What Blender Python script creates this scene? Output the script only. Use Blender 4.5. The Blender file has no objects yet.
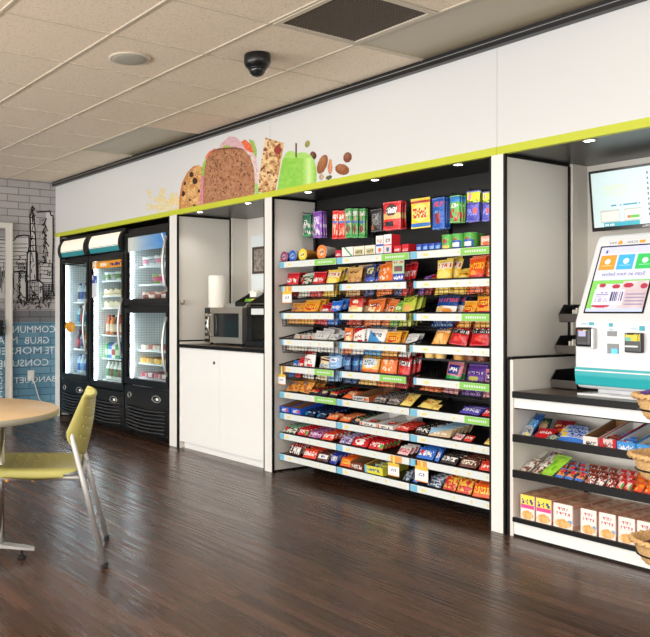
import bpy, bmesh, math, random
from mathutils import Vector, Matrix, Euler
PI = math.pi
random.seed(7)
SC = bpy.context.scene
COL = SC.collection

# ------------------------------------------------------------------ camera, light, exposure
CAMH, D, H, XL = 1.22, 3.832, 2.72, -8.985          # camera height, fixture front, ceiling height, left wall
YAW, FPX, U0, V0 = .982, 820.5, 209.6, 310.7
cam = bpy.data.cameras.new('camera'); co = bpy.data.objects.new('camera', cam); COL.objects.link(co)
co.location = (0, 0, CAMH); co.rotation_euler = (PI/2, 0, YAW)
cam.sensor_fit = 'HORIZONTAL'; cam.sensor_width = 36; cam.lens = FPX/650*36
cam.shift_x = (325-U0)/650; cam.shift_y = -(318.5-V0)/650
cam.clip_start = .05; cam.clip_end = 100
SC.camera = co
SC.view_settings.view_transform = 'Standard'; SC.view_settings.look = 'None'
SC.view_settings.gamma = 1; SC.view_settings.use_curve_mapping = False
SC.view_settings.exposure = 0.92
W = bpy.data.worlds.new('world'); SC.world = W; W.use_nodes = True
W.node_tree.nodes['Background'].inputs[0].default_value = (1, .97, .93, 1)
W.node_tree.nodes['Background'].inputs[1].default_value = 1.35
def area(name, loc, rot, sx, sy, power, col=(1, 1, 1)):
    l = bpy.data.lights.new(name, 'AREA'); l.shape = 'RECTANGLE'; l.size = sx; l.size_y = sy
    l.energy = power; l.color = col
    o = bpy.data.objects.new(name, l); COL.objects.link(o); o.location = loc; o.rotation_euler = rot
    return o
area('ceiling_lamp', (-5.6, -.2, H-.06), (0, 0, 0), 3.0, .6, 22, (1, .97, .92))
area('ceiling_lamp', (-1.6, .3, H-.06), (0, 0, 0), 3.0, .6, 29, (1, .97, .92))
area('ceiling_lamp', (-3.2, -2.2, H-.06), (0, 0, 0), 5, .6, 36, (1, .97, .92))
area('ceiling_fill', (-3.0, -4.2, .9), (math.radians(130), 0, 0), 10, 1.6, 250, (1, .98, .95))  # added fill behind the camera, tilted up to brighten the ceiling

# ------------------------------------------------------------------ helpers
CY, SY = math.cos(YAW), math.sin(YAW)
FV, RV = Vector((-SY, CY, 0)), Vector((CY, SY, 0))
def ray(u, v): return FV + RV*((u-U0)/FPX) - Vector((0, 0, 1))*((v-V0)/FPX)
def onY(u, v, Y): d = ray(u, v); return d*(Y/d.y) + Vector((0, 0, CAMH))
def onX(u, v, X): d = ray(u, v); return d*(X/d.x) + Vector((0, 0, CAMH))
def proj(p):
    d = Vector(p) - Vector((0, 0, CAMH)); k = d.dot(FV)
    return U0 + FPX*d.dot(RV)/k, V0 - FPX*d.z/k
def lin(c):
    return tuple(((x/255)/12.92 if x/255 <= .04045 else ((x/255+.055)/1.055)**2.4) for x in c[:3])
M = {}
def mat(name, col=(128, 128, 128), rough=.5, metal=0, emit=0, spec=.5, alpha=1, trans=0, ior=1.45, noise=None, bump=None, attr=None):
    m = bpy.data.materials.new(name); m.use_nodes = True; nt = m.node_tree; N = nt.nodes; L = nt.links
    b = N['Principled BSDF']; c = (*lin(col), 1)
    b.inputs['Base Color'].default_value = c; b.inputs['Roughness'].default_value = rough
    b.inputs['Metallic'].default_value = metal; b.inputs['Specular IOR Level'].default_value = spec
    b.inputs['IOR'].default_value = ior; b.inputs['Transmission Weight'].default_value = trans
    if emit: b.inputs['Emission Color'].default_value = c; b.inputs['Emission Strength'].default_value = emit
    if attr:
        a = N.new('ShaderNodeAttribute'); a.attribute_name = 'Col'; L.new(a.outputs['Color'], b.inputs['Base Color'])
        if emit: L.new(a.outputs['Color'], b.inputs['Emission Color'])
    if noise:                                         # (scale, second colour, low, high)
        tc = N.new('ShaderNodeTexCoord'); n = N.new('ShaderNodeTexNoise'); n.inputs['Scale'].default_value = noise[0]
        n.inputs['Detail'].default_value = 5
        r = N.new('ShaderNodeValToRGB'); r.color_ramp.elements[0].position = noise[2]; r.color_ramp.elements[1].position = noise[3]
        r.color_ramp.elements[0].color = c; r.color_ramp.elements[1].color = (*lin(noise[1]), 1)
        L.new(tc.outputs['Object'], n.inputs['Vector']); L.new(n.outputs['Fac'], r.inputs[0]); L.new(r.outputs[0], b.inputs['Base Color'])
    if bump:
        tc = N.new('ShaderNodeTexCoord'); n = N.new('ShaderNodeTexNoise'); n.inputs['Scale'].default_value = bump[0]
        bp = N.new('ShaderNodeBump'); bp.inputs['Strength'].default_value = bump[1]; bp.inputs['Distance'].default_value = .01
        L.new(tc.outputs['Object'], n.inputs['Vector']); L.new(n.outputs['Fac'], bp.inputs['Height']); L.new(bp.outputs[0], b.inputs['Normal'])
    M[name] = m
    return m
mat('white', (233, 232, 228), .4); mat('panel', (226, 222, 214), .45); mat('fascia', (219, 220, 220), .5)
mat('cabwhite', (240, 240, 238), .35); mat('green', (198, 206, 56), .45); mat('black', (20, 19, 19), .45)
mat('edge', (13, 12, 12), .45, spec=.3); mat('soffit', (27, 26, 27), .3); mat('backpanel', (15, 15, 16), .5)
mat('blackplastic', (19, 19, 20), .28); mat('wire', (16, 16, 16), .35)
mat('chrome', (200, 200, 200), .18, 1); mat('silver', (205, 205, 203), .38, .75); mat('steel', (206, 196, 182), .28, .85)
mat('darkglass', (30, 34, 34), .06); mat('rubber', (18, 18, 18), .7)
mat('strip', (222, 228, 226), .35); mat('tagblue', (120, 190, 220), .4); mat('taggreen', (140, 205, 90), .4)
mat('tagorange', (232, 160, 80), .4); mat('tagyellow', (240, 220, 120), .4)
mat('glass', (255, 255, 255), .02, trans=1, ior=1.08, spec=.5)
mat('doorglass', (240, 250, 250), .03, trans=1, ior=1.12)
mat('led', (240, 246, 255), .5, emit=9); mat('puck', (255, 250, 240), .5, emit=14); mat('sign', (250, 240, 222), .5, emit=.22)
mat('teal', (50, 140, 148), .35, emit=.08); mat('kteal', (40, 170, 178), .3); mat('tileblue', (80, 170, 220), .4, emit=.5)
mat('inner', (222, 230, 232), .4); mat('kwhite', (222, 224, 227), .25); mat('paper', (244, 241, 232), .8)
mat('letter', (225, 235, 240), .6); mat('ink', (28, 28, 32), .7); mat('paintwhite', (205, 203, 202), .7)
mat('lime', (178, 170, 98), .45); mat('maple', (214, 184, 142), .38, noise=(3, (204, 172, 128), .35, .7)); mat('tableedge', (158, 154, 138), .4)
mat('orangeplug', (225, 150, 40), .5); mat('cord', (225, 225, 220), .5)
mat('louvre', (58, 58, 60), .25); mat('counter', (74, 64, 57), .3, noise=(60, (112, 98, 86), .4, .65)); mat('lipgrey', (78, 74, 70), .45); mat('wood_dark', (74, 58, 46), .4)
mat('wicker', (228, 190, 134), .6, noise=(90, (202, 158, 104), .35, .6), bump=(100, .25)); mat('print', attr=1, rough=.4, spec=.4)
mat('foil', attr=1, rough=.26, spec=.7, bump=(60, .6)); mat('screen', attr=1, rough=.35, emit=.12, spec=.3)
mat('carton', (150, 110, 72), .8); mat('cartonwhite', (222, 220, 216), .7); mat('tub', (240, 240, 236), .4)
mat('vent', (86, 76, 66), .6); mat('frame', (216, 213, 205), .4); mat('bluecup', (50, 90, 190), .4)
mat('speckle', (200, 196, 186), .6)

class MB:
    def __init__(s): s.v = []; s.f = []; s.m = []; s.c = []; s.sm = []
    def face(s, idx, m=0, c=None, sm=False): s.f.append(idx); s.m.append(m); s.c.append(c); s.sm.append(sm)
    def add(s, vs, fs, m=0, c=None, sm=False):
        o = len(s.v); s.v += [Vector(p) for p in vs]
        for f in fs: s.face([i+o for i in f], m, c, sm)
        return s
    def box(s, x0, x1, y0, y1, z0, z1, m=0, c=None, bev=0):
        if bev:
            bm = bmesh.new(); bmesh.ops.create_cube(bm, size=1)
            for p in bm.verts: p.co = Vector(((x0+x1)/2+p.co.x*(x1-x0), (y0+y1)/2+p.co.y*(y1-y0), (z0+z1)/2+p.co.z*(z1-z0)))
            bmesh.ops.bevel(bm, geom=bm.edges[:]+bm.verts[:], offset=bev, segments=2, affect='EDGES', profile=.6)
            bm.verts.index_update()
            s.add([p.co.copy() for p in bm.verts], [[q.index for q in f.verts] for f in bm.faces], m, c); bm.free(); return s
        return s.add([(x0,y0,z0),(x1,y0,z0),(x1,y1,z0),(x0,y1,z0),(x0,y0,z1),(x1,y0,z1),(x1,y1,z1),(x0,y1,z1)],
            [(3,2,1,0),(4,5,6,7),(0,1,5,4),(1,2,6,5),(2,3,7,6),(3,0,4,7)], m, c)
    def tube(s, pts, r, n=8, m=0, closed=False, c=None):
        pts = [Vector(p) for p in pts]; o = len(s.v); K = len(pts); rr = r if isinstance(r, (list, tuple)) else [r]*K
        up = None
        for i, p in enumerate(pts):
            if closed: t = pts[(i+1) % K]-pts[i-1]
            else: t = pts[min(i+1, K-1)]-pts[max(i-1, 0)]
            t.normalize()
            if up is None:
                up = Vector((0, 0, 1)) if abs(t.z) < .9 else Vector((1, 0, 0))
            a = (up - t*up.dot(t)).normalized(); up = a; b = t.cross(a)
            for k in range(n): s.v.append(p+(a*math.cos(2*PI*k/n)+b*math.sin(2*PI*k/n))*rr[i])
        for i in range(K if closed else K-1):
            j = (i+1) % K
            for k in range(n):
                s.face([o+i*n+k, o+i*n+(k+1) % n, o+j*n+(k+1) % n, o+j*n+k], m, c, True)
        if not closed:
            s.face([o+k for k in range(n)][::-1], m, c); s.face([o+(K-1)*n+k for k in range(n)], m, c)
        return s
    def lathe(s, prof, cx, cy, n=24, m=0, c=None, sx=1, sy=1, sm=True):
        o = len(s.v)
        for (r, z) in prof:
            for k in range(n): s.v.append(Vector((cx+r*sx*math.cos(2*PI*k/n), cy+r*sy*math.sin(2*PI*k/n), z)))
        for i in range(len(prof)-1):
            for k in range(n): s.face([o+i*n+k, o+i*n+(k+1) % n, o+(i+1)*n+(k+1) % n, o+(i+1)*n+k], m, c, sm)
        if prof[0][0] > 1e-5: s.face([o+k for k in range(n)][::-1], m, c)
        if prof[-1][0] > 1e-5: s.face([o+(len(prof)-1)*n+k for k in range(n)], m, c)
        return s
    def prism(s, poly, axis, a, b, m=0, c=None):      # polygon in the two other axes, extruded from a to b
        def P(p, t): return {'x': (t, p[0], p[1]), 'y': (p[0], t, p[1]), 'z': (p[0], p[1], t)}[axis]
        n = len(poly); s.add([P(p, a) for p in poly]+[P(p, b) for p in poly],
            [list(range(n))[::-1], [n+i for i in range(n)]]+[[i, (i+1) % n, n+(i+1) % n, n+i] for i in range(n)], m, c)
        return s
    def paint(s, o, eu, ev, nx, ny, fn, m=0, keep=False):   # a flat printed grid, fn(u, v) gives a colour or None
        o, eu, ev = Vector(o), Vector(eu), Vector(ev); base = len(s.v)
        for j in range(ny+1):
            for i in range(nx+1): s.v.append(o+eu*(i/nx)+ev*(j/ny))
        for j in range(ny):
            for i in range(nx):
                c = fn((i+.5)/nx, (j+.5)/ny)
                if c is None: continue
                q = base+j*(nx+1)+i; s.face([q, q+1, q+nx+2, q+nx+1], m, c)
        return s
    def build(s, name, mats, parent=None, org=None, local=False):
        mats = mats if isinstance(mats, (list, tuple)) else [mats]
        me = bpy.data.meshes.new(name)
        w = Vector((0, 0, 0))
        if parent is not None and not local: w = Vector(parent['o_']) if 'o_' in parent else Vector((0, 0, 0))
        elif org is not None: w = Vector(org)
        used = sorted({i for f in s.f for i in f}); mp = {q: k for k, q in enumerate(used)}
        me.from_pydata([s.v[q]-w for q in used], [], [[mp[i] for i in f] for f in s.f])
        for k in mats: me.materials.append(M[k])
        me.polygons.foreach_set('material_index', s.m); me.polygons.foreach_set('use_smooth', s.sm)
        if any(c is not None for c in s.c):
            at = me.color_attributes.new('Col', 'FLOAT_COLOR', 'CORNER'); d = []
            for f, c in zip(s.f, s.c):
                q = (*lin(c), 1) if c is not None else (.5, .5, .5, 1)
                d += list(q)*len(f)
            at.data.foreach_set('color', d)
        me.update()
        bm = bmesh.new(); bm.from_mesh(me)
        if not any(c is not None for c in s.c): bmesh.ops.recalc_face_normals(bm, faces=bm.faces)
        bm.to_mesh(me); bm.free()
        o = bpy.data.objects.new(name, me); COL.objects.link(o)
        if parent is not None:
            o.parent = parent
            if not local: o['o_'] = list(w)
        elif org is not None: o.location = w; o['o_'] = list(w)
        return o
def thing(name, label, cat, loc, rot=(0, 0, 0), group=None):
    o = bpy.data.objects.new(name, None); COL.objects.link(o); o.location = loc; o.rotation_euler = rot
    o.empty_display_size = .05; o['label'] = label; o['category'] = cat; o['o_'] = list(loc)
    if group: o['group'] = group
    return o
def tag(o, label, cat, group=None, kind=None):
    o['label'] = label; o['category'] = cat
    if group: o['group'] = group
    if kind: o['kind'] = kind
    return o
def struct(o): o['kind'] = 'structure'; return o
def copy_tree(o, parent=None):
    c = o.copy(); COL.objects.link(c)
    if parent: c.parent = parent
    for ch in list(o.children): copy_tree(ch, c)
    return c
_tc = {}
def textdata(word):
    if word not in _tc:
        cu = bpy.data.curves.new('lettering', 'FONT'); cu.body = word; cu.size = 1; cu.resolution_u = 2
        o = bpy.data.objects.new('lettering', cu); COL.objects.link(o)
        dg = bpy.context.evaluated_depsgraph_get(); me = bpy.data.meshes.new_from_object(o.evaluated_get(dg))
        vs = [(p.co.x, p.co.y) for p in me.vertices]; fs = [list(f.vertices) for f in me.polygons]
        bpy.data.objects.remove(o); bpy.data.curves.remove(cu); bpy.data.meshes.remove(me)
        x0 = min(v[0] for v in vs); x1 = max(v[0] for v in vs); y0 = min(v[1] for v in vs); y1 = max(v[1] for v in vs)
        _tc[word] = ([((x-x0)/(x1-x0), (y-y0)/(y1-y0)) for x, y in vs], fs, (x1-x0)/(y1-y0))
    return _tc[word]
def text(mb, word, o, ex, ey, m=0):                   # ex runs along the word, ey up it
    vs, fs, asp = textdata(word); o, ex, ey = Vector(o), Vector(ex), Vector(ey)
    mb.add([o+ex*x+ey*y for x, y in vs], fs, m); return mb
def node(nt, t, **k):
    n = nt.nodes.new(t)
    for a, b in k.items(): setattr(n, a, b)
    return n

# ------------------------------------------------------------------ surfaces of the room
def floor_mat():
    m = mat('floor', (70, 52, 44), .3); nt = m.node_tree; L = nt.links; b = nt.nodes['Principled BSDF']
    tc = node(nt, 'ShaderNodeTexCoord')
    br = node(nt, 'ShaderNodeTexBrick'); br.offset = .37; br.offset_frequency = 2
    br.inputs['Scale'].default_value = 1; br.inputs['Brick Width'].default_value = .95; br.inputs['Row Height'].default_value = .075
    br.inputs['Mortar Size'].default_value = .0018; br.inputs['Color1'].default_value = (*lin((88, 61, 46)), 1)
    br.inputs['Color2'].default_value = (*lin((58, 40, 30)), 1); br.inputs['Mortar'].default_value = (*lin((38, 28, 23)), 1)
    L.new(tc.outputs['Object'], br.inputs['Vector'])
    mp = node(nt, 'ShaderNodeMapping'); mp.inputs['Scale'].default_value = (.9, 22, 1); L.new(tc.outputs['Object'], mp.inputs['Vector'])
    n = node(nt, 'ShaderNodeTexNoise'); n.inputs['Scale'].default_value = 1.5; n.inputs['Detail'].default_value = 3; L.new(mp.outputs[0], n.inputs['Vector'])
    mx = node(nt, 'ShaderNodeMixRGB', blend_type='OVERLAY'); mx.inputs[0].default_value = .5
    L.new(br.outputs['Color'], mx.inputs[1]); L.new(n.outputs['Fac'], mx.inputs[2]); L.new(mx.outputs[0], b.inputs['Base Color'])
    rr = node(nt, 'ShaderNodeMapRange'); rr.inputs[1].default_value = .3; rr.inputs[2].default_value = .7
    rr.inputs[3].default_value = .2; rr.inputs[4].default_value = .36; L.new(n.outputs['Fac'], rr.inputs[0]); L.new(rr.outputs[0], b.inputs['Roughness'])
    bp = node(nt, 'ShaderNodeBump'); bp.inputs['Strength'].default_value = .03; bp.inputs['Distance'].default_value = .001
    bp.invert = True; L.new(br.outputs['Fac'], bp.inputs['Height']); L.new(bp.outputs[0], b.inputs['Normal'])
floor_mat()
def tile_mat(name, c1, c2):
    m = mat(name, c1, .85, spec=.2); nt = m.node_tree; L = nt.links; b = nt.nodes['Principled BSDF']
    tc = node(nt, 'ShaderNodeTexCoord'); n = node(nt, 'ShaderNodeTexNoise'); n.inputs['Scale'].default_value = 95; n.inputs['Detail'].default_value = 4
    L.new(tc.outputs['Object'], n.inputs['Vector'])
    r = node(nt, 'ShaderNodeValToRGB'); e = r.color_ramp.elements; e[0].position = .36; e[0].color = (*lin(c2), 1); e[1].position = .44; e[1].color = (*lin(c1), 1)
    L.new(n.outputs['Fac'], r.inputs[0]); L.new(r.outputs[0], b.inputs['Base Color'])
tile_mat('tile', (243, 229, 209), (222, 206, 184))
mat('tbar', (206, 196, 178), .5); mat('lens', (176, 166, 140), .3); mat('railmat', (26, 26, 28), .35); mat('bead', (150, 150, 148), .35)
def wall_mat():
    m = mat('brickwall', (150, 146, 144), .8); nt = m.node_tree; L = nt.links; b = nt.nodes['Principled BSDF']
    tc = node(nt, 'ShaderNodeTexCoord'); sp = node(nt, 'ShaderNodeSeparateXYZ'); L.new(tc.outputs['Object'], sp.inputs[0])
    cb = node(nt, 'ShaderNodeCombineXYZ'); L.new(sp.outputs[1], cb.inputs[0]); L.new(sp.outputs[2], cb.inputs[1])
    def br(a, c, mo):
        q = node(nt, 'ShaderNodeTexBrick'); q.inputs['Scale'].default_value = 1; q.inputs['Brick Width'].default_value = .26; q.inputs['Row Height'].default_value = .082
        q.inputs['Mortar Size'].default_value = .005; q.inputs['Color1'].default_value = (*lin(a), 1); q.inputs['Color2'].default_value = (*lin(c), 1); q.inputs['Mortar'].default_value = (*lin(mo), 1)
        L.new(cb.outputs[0], q.inputs['Vector']); return q
    g = br((176, 172, 172), (166, 162, 162), (128, 124, 124)); bl = br((112, 156, 178), (92, 138, 164), (66, 104, 128)); dk = br((120, 120, 124), (110, 112, 116), (80, 80, 84))
    def st(z):
        q = node(nt, 'ShaderNodeMath', operation='LESS_THAN'); q.inputs[1].default_value = z; L.new(sp.outputs[2], q.inputs[0]); return q
    m1 = node(nt, 'ShaderNodeMixRGB'); L.new(st(1.22).outputs[0], m1.inputs[0]); L.new(g.outputs[0], m1.inputs[1]); L.new(dk.outputs[0], m1.inputs[2])
    m2 = node(nt, 'ShaderNodeMixRGB'); L.new(st(1.09).outputs[0], m2.inputs[0]); L.new(m1.outputs[0], m2.inputs[1]); L.new(bl.outputs[0], m2.inputs[2])
    L.new(m2.outputs[0], b.inputs['Base Color'])
    bp = node(nt, 'ShaderNodeBump'); bp.inputs['Strength'].default_value = .6; bp.inputs['Distance'].default_value = .006; bp.invert = True
    L.new(g.outputs['Fac'], bp.inputs['Height']); L.new(bp.outputs[0], b.inputs['Normal'])
wall_mat()
struct(MB().box(XL-.1, 4, -4.5, 4.75, -.06, 0).build('floor', 'floor'))
struct(MB().box(XL-.12, XL, -4.5, 4.75, 0, H+.2).build('wall_left', 'brickwall'))
struct(MB().box(XL-.12, 4, 4.64, 4.75, 0, H+.2).build('wall_back', 'panel'))
# ceiling: tiles between a grid of T bars
GX, GY, T = -2.773*1.0, 2.025, .61
c = MB()
nodes_x = [GX+T*i for i in range(-11, 12)]; nodes_y = [GY+T*j for j in range(-11, 4)]
DROP = .018
lensmb = {}
for i, x in enumerate(nodes_x[:-1]):
    for j, y in enumerate(nodes_y[:-1]):
        ii, jj = i-11, j-11
        if ii == -1 and jj == 1: continue              # air return grille sits here
        x0 = max(x, XL); x1 = min(x+T, 4)
        if x1 <= x0: continue
        if jj == 2 and ii in (-7, -6): lensmb.setdefault('a', []).append((x0, x1, y)); continue
        if jj == 2 and ii in (0, -1): lensmb.setdefault('b', []).append((x0, x1, y)); continue
        y1 = min(y+T, D)
        c.box(x0+.003, x1-.003, y+.003, y1-.003, H, H+.02)
c.box(XL-.1, 4, -4.5, 4.64, H+.021, H+.1)
struct(c.build('ceiling', 'tile'))
g = MB()
for x in nodes_x:
    if XL < x < 4: g.box(x-.005, x+.005, -4.5, (GY+2*T if min(abs(x-GX), abs(x-GX+6*T)) < .01 else D), H-.005, H+.019)
for k, y in enumerate(nodes_y):
    if y < D: g.box(XL, 4, y-.008, y+.008, H-.006, H+.02)
struct(g.build('trim_1', 'tbar'))
# dark mounting rail with a bright bead where the fascia meets the ceiling
r = MB(); r.box(XL, 4, D-.045, D+.02, H-.05, H-.001); struct(r.build('trim_2', 'railmat'))
r = MB(); r.box(XL, 4, D-.049, D-.0455, H-.026, H-.022); struct(r.build('trim_3', 'bead'))
for key, lab in (('a', 'smooth unlit light panel in the ceiling above the left end of the fascia'), ('b', 'smooth unlit light panel in the ceiling beside the air grille')):
    q = lensmb[key]; x0 = min(p[0] for p in q); x1 = max(p[1] for p in q); y = q[0][2]
    t = thing('ceiling_light', lab, 'ceiling light', (x0, y, H))
    MB().box(x0+.012, x1-.012, y+.012, min(y+T, D)-.012, H+.006, H+.016).build('diffuser', 'lens', t)
    f = MB(); z0, z1 = H-.001, H+.02; Y1 = min(y+T, D)-.002
    f.box(x0+.005, x1-.005, y+.002, y+.012, z0, z1).box(x0+.005, x1-.005, Y1-.01, Y1, z0, z1).box(x0+.005, x0+.012, y+.012, Y1-.01, z0, z1).box(x1-.012, x1-.005, y+.012, Y1-.01, z0, z1)
    f.build('frame', 'tbar', t)
# air return grille
x0, x1, y0, y1 = GX-T+.012, GX-.012, GY+T+.012-.0, GY+2*T-.012
t = thing('air_return_grille', 'square brown-grey perforated air return grille set in the tiled ceiling', 'vent', (x0, y0, H))
f = MB(); f.box(x0, x1, y0, y0+.03, H-.01, H+.01).box(x0, x1, y1-.03, y1, H-.01, H+.01).box(x0, x0+.03, y0+.03, y1-.03, H-.01, H+.01).box(x1-.03, x1, y0+.03, y1-.03, H-.01, H+.01)
f.build('frame', 'tbar', t)
f = MB()
for k in range(26):
    y = y0+.034+k*.0203; f.box(x0+.03, x1-.03, y, y+.008, H-.004, H+.002)
for k in range(26):
    x = x0+.034+k*.0203; f.box(x, x+.007, y0+.03, y1-.03, H-.003, H+.001)
f.build('louvre', 'vent', t); MB().box(x0+.03, x1-.03, y0+.03, y1-.03, H+.012, H+.018).build('backing', 'vent', t)
# speaker
p = Vector((-4.31, 2.31, H))
t = thing('ceiling_speaker', 'round off-white speaker flush in a ceiling tile', 'speaker', p)
MB().lathe([(.126, H-.001), (.126, H-.008), (.114, H-.012), (.106, H-.01)], p.x, p.y, 40).build('rim', 'tbar', t)
mat('grillegrey', (176, 172, 160), .6, bump=(900, .5)); MB().lathe([(.108, H-.006), (.095, H-.014), (.05, H-.017), (0, H-.018)], p.x, p.y, 40).build('grille', 'grillegrey', t)
# dome camera
p = Vector((-3.84, 2.90, H))
t = thing('dome_camera', 'black dome security camera hanging under the ceiling tiles', 'camera', p)
MB().lathe([(.0, H-.001), (.075, H-.001), (.078, H-.01), (.078, H-.05), (.066, H-.075), (.05, H-.082), (0, H-.082)], p.x, p.y, 32).build('housing', 'blackplastic', t)
MB().lathe([(.05, H-.08), (.049, H-.095), (.042, H-.112), (.028, H-.124), (.012, H-.13), (0, H-.131)], p.x, p.y, 32).build('dome', 'darkglass', t)
MB().lathe([(.056, H-.078), (.056, H-.088), (.05, H-.09)], p.x, p.y, 32).build('ring', 'blackplastic', t)

# ------------------------------------------------------------------ the left wall: mural, words, glazed door, outlet
WX = XL+.004
mu = MB()
def wp(u, v): return onX(u, v, WX)
def stroke(pts, w=.010, m=0):
    P = [wp(*q) for q in pts]
    P = [p_+Vector((.0018+random.random()*.0012, 0, 0)) for p_ in P]
    for a, b in zip(P, P[1:]):
        d = b-a
        if d.length < 1e-6: continue
        n = Vector((1, 0, 0)).cross(d).normalized()*w/2; e = d.normalized()*w*.3
        mu.add([a-n-e, b-n+e, b+n+e, a+n-e]+[q+Vector((.002, 0, 0)) for q in (a-n-e, b-n+e, b+n+e, a+n-e)],
               [(0, 1, 2, 3), (4, 5, 6, 7), (0, 1, 5, 4), (1, 2, 6, 5), (2, 3, 7, 6), (3, 0, 4, 7)], m)
pk_ = [0]
def patch(u0, u1, v0, v1):
    pk_[0] += 1; off = .0002+.00015*pk_[0]
    a, b, c_, d = wp(u0, v1), wp(u1, v1), wp(u1, v0), wp(u0, v0); mu.add([q+Vector((off, 0, 0)) for q in (a, b, c_, d)], [(0, 1, 2, 3)], 1)
for q in ((-9, 29, 238, 262), (14, 26, 262, 300), (27.5, 36.5, 252, 282), (28, 43, 281, 299), (41, 53, 264, 290), (30.5, 36, 216, 252), (-9, 14, 262, 298), (46, 53, 213, 264)): patch(*q)
def wob(pts, w=.010, n=2):
    for k in range(n):
        stroke([(u+random.uniform(-.35, .35), v+random.uniform(-.5, .5)) for u, v in pts], w*random.uniform(.6, 1.1))
wob([(30, 300), (30, 252), (30.5, 240), (30, 216), (32, 210), (34, 216), (35, 230), (36, 252), (36.5, 280)], .012, 3)
wob([(31, 209), (32.5, 206.5), (34.5, 209), (32.5, 211.5), (31, 209)]); wob([(32.5, 206), (32.5, 222)])
for v in (218, 224, 231, 238, 246): wob([(30.5, v), (35.5, v+random.uniform(-2, 2))], .008)
for k in range(14): wob([(30+random.random()*5, 214+k*5.5), (31+random.random()*4, 218+k*5.5)], .009, 1)
wob([(37, 212.5), (44, 212), (50, 211), (50.5, 215), (53, 216), (53, 240), (52.5, 262), (53, 290), (54.5, 296)], .014, 2)
for k in range(34):                                   # dense hatching on the dark tower
    v = 218+k*1.35; u = 44.5+random.uniform(-1.5, 2.2); wob([(u, v), (u+random.uniform(-2.5, 2.5), v+random.uniform(1, 4))], .014, 1)
wob([(27, 253), (30, 251), (36, 251), (37, 254), (37, 281)], .012); wob([(27, 253), (27, 300)], .012)
wob([(-9, 239), (14, 240), (17, 236), (24, 235), (29, 236), (29, 246), (28, 253)], .012, 2)
for k in range(7): wob([(-9, 243+k*4), (10, 243.5+k*4+random.uniform(-.6, .6)), (27, 244+k*3.8)], .008, 1)
for k in range(16): 
    u = 18+(k % 4)*2.3; v = 263+(k//4)*4.2; wob([(u, v), (u+1.2, v), (u+1.2, v+2), (u, v+2), (u, v)], .008, 1)
wob([(14, 272), (22, 271), (26, 272), (26, 303)], .012); wob([(28, 281), (38, 280), (43, 284), (43, 303)], .014); wob([(28, 303), (28, 281)], .012)
for k in range(5): wob([(28, 283+k*4), (38, 282+k*4)], .008, 1); wob([(30+k*2, 282), (30+k*2, 300)], .008, 1)
wob([(38, 265), (40, 262), (52, 264), (52, 292)], .012); wob([(38, 265), (38, 282)], .012)
for k in range(6): wob([(40, 266+k*4), (52, 267+k*4)], .008, 1)
for k in range(12): wob([(19+random.uniform(-1, 1), 273+k*2.4), (20+random.uniform(-1.5, 1.5), 276+k*2.4)], .016, 1)
for k in range(46):
    u = random.uniform(14, 54); v = 296+random.uniform(-6, 14)*(.4+.6*abs(math.sin(u))); wob([(u, v), (u+random.uniform(-2.5, 2.5), v+random.uniform(-3, 3)), (u+random.uniform(-2, 3), v+random.uniform(-2, 4))], .010, 1)
for k in range(40):
    u = random.choice((random.uniform(14, 30), random.uniform(37, 53))); v = random.uniform(256, 302); wob([(u, v), (u+random.uniform(-.6, 2.6), v+random.uniform(-1, 1)), (u+random.uniform(-1, 1), v+random.uniform(1, 5))], .009, 1)
for k in range(26): wob([(-9+k*.9, 262+random.random()*30), (-9+k*.9+random.uniform(-1, 1), 270+random.random()*26)], .009, 1)
for k in range(7): wob([(43+k*1.7, 284), (43+k*1.7, 300)], .008, 1); wob([(43, 284+k*2.2), (54, 285+k*2.2)], .007, 1)
mu = tag(mu.build('skyline_mural', ['ink', 'paintwhite'], org=wp(30, 260)), 'black line sketch of city towers painted on the grey brick wall', 'mural')
def wallword(word, u_right, u_left, v, label, hh=.078):
    a = wp(u_right, v); b = wp(u_left, v); mb = MB(); z = a.z-hh/2
    text(mb, word, (WX+.001, a.y, z), (0, b.y-a.y, 0), (0, 0, hh)); tag(mb.build('painted_word', 'letter', org=(WX, (a.y+b.y)/2, z)), label, 'lettering')
wallword('COMMUN', 55.3, 12.6, 329, 'mirrored white word at the top of the blue band, COMMUN')
wallword('ITY', 10.5, -6, 329, 'end of the top white word of the blue band, seen through the door glass')
wallword('GRUB', 49, 24.5, 340, 'short mirrored white word GRUB, second line on the blue band')
wallword('MEAL', 17.5, -8, 340, 'white word behind the door frame beside GRUB')
wallword('ITE', 55.8, 45.2, 350, 'short mirrored white letters ITE beside the white partition, third line')
wallword('MORSEL', 41.5, -5, 350, 'mirrored white word MORSEL, third line on the blue band')
wallword('CONSUME', 48.5, -2, 362, 'mirrored white word CONSUME, fourth line on the blue band')
wallword('BANQUET', 55.8, 14, 379, 'mirrored white word BANQUET above the table, lowest on the blue band')
a = wp(1.5, 368); mb = MB(); text(mb, 'NOSH', (WX+.001, a.y+.01, a.z), (0, 0, -.33), (0, -.055, 0)); tag(mb.build('painted_word', 'letter', org=a), 'white word running down the wall at the far left, behind glass', 'lettering')
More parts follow.
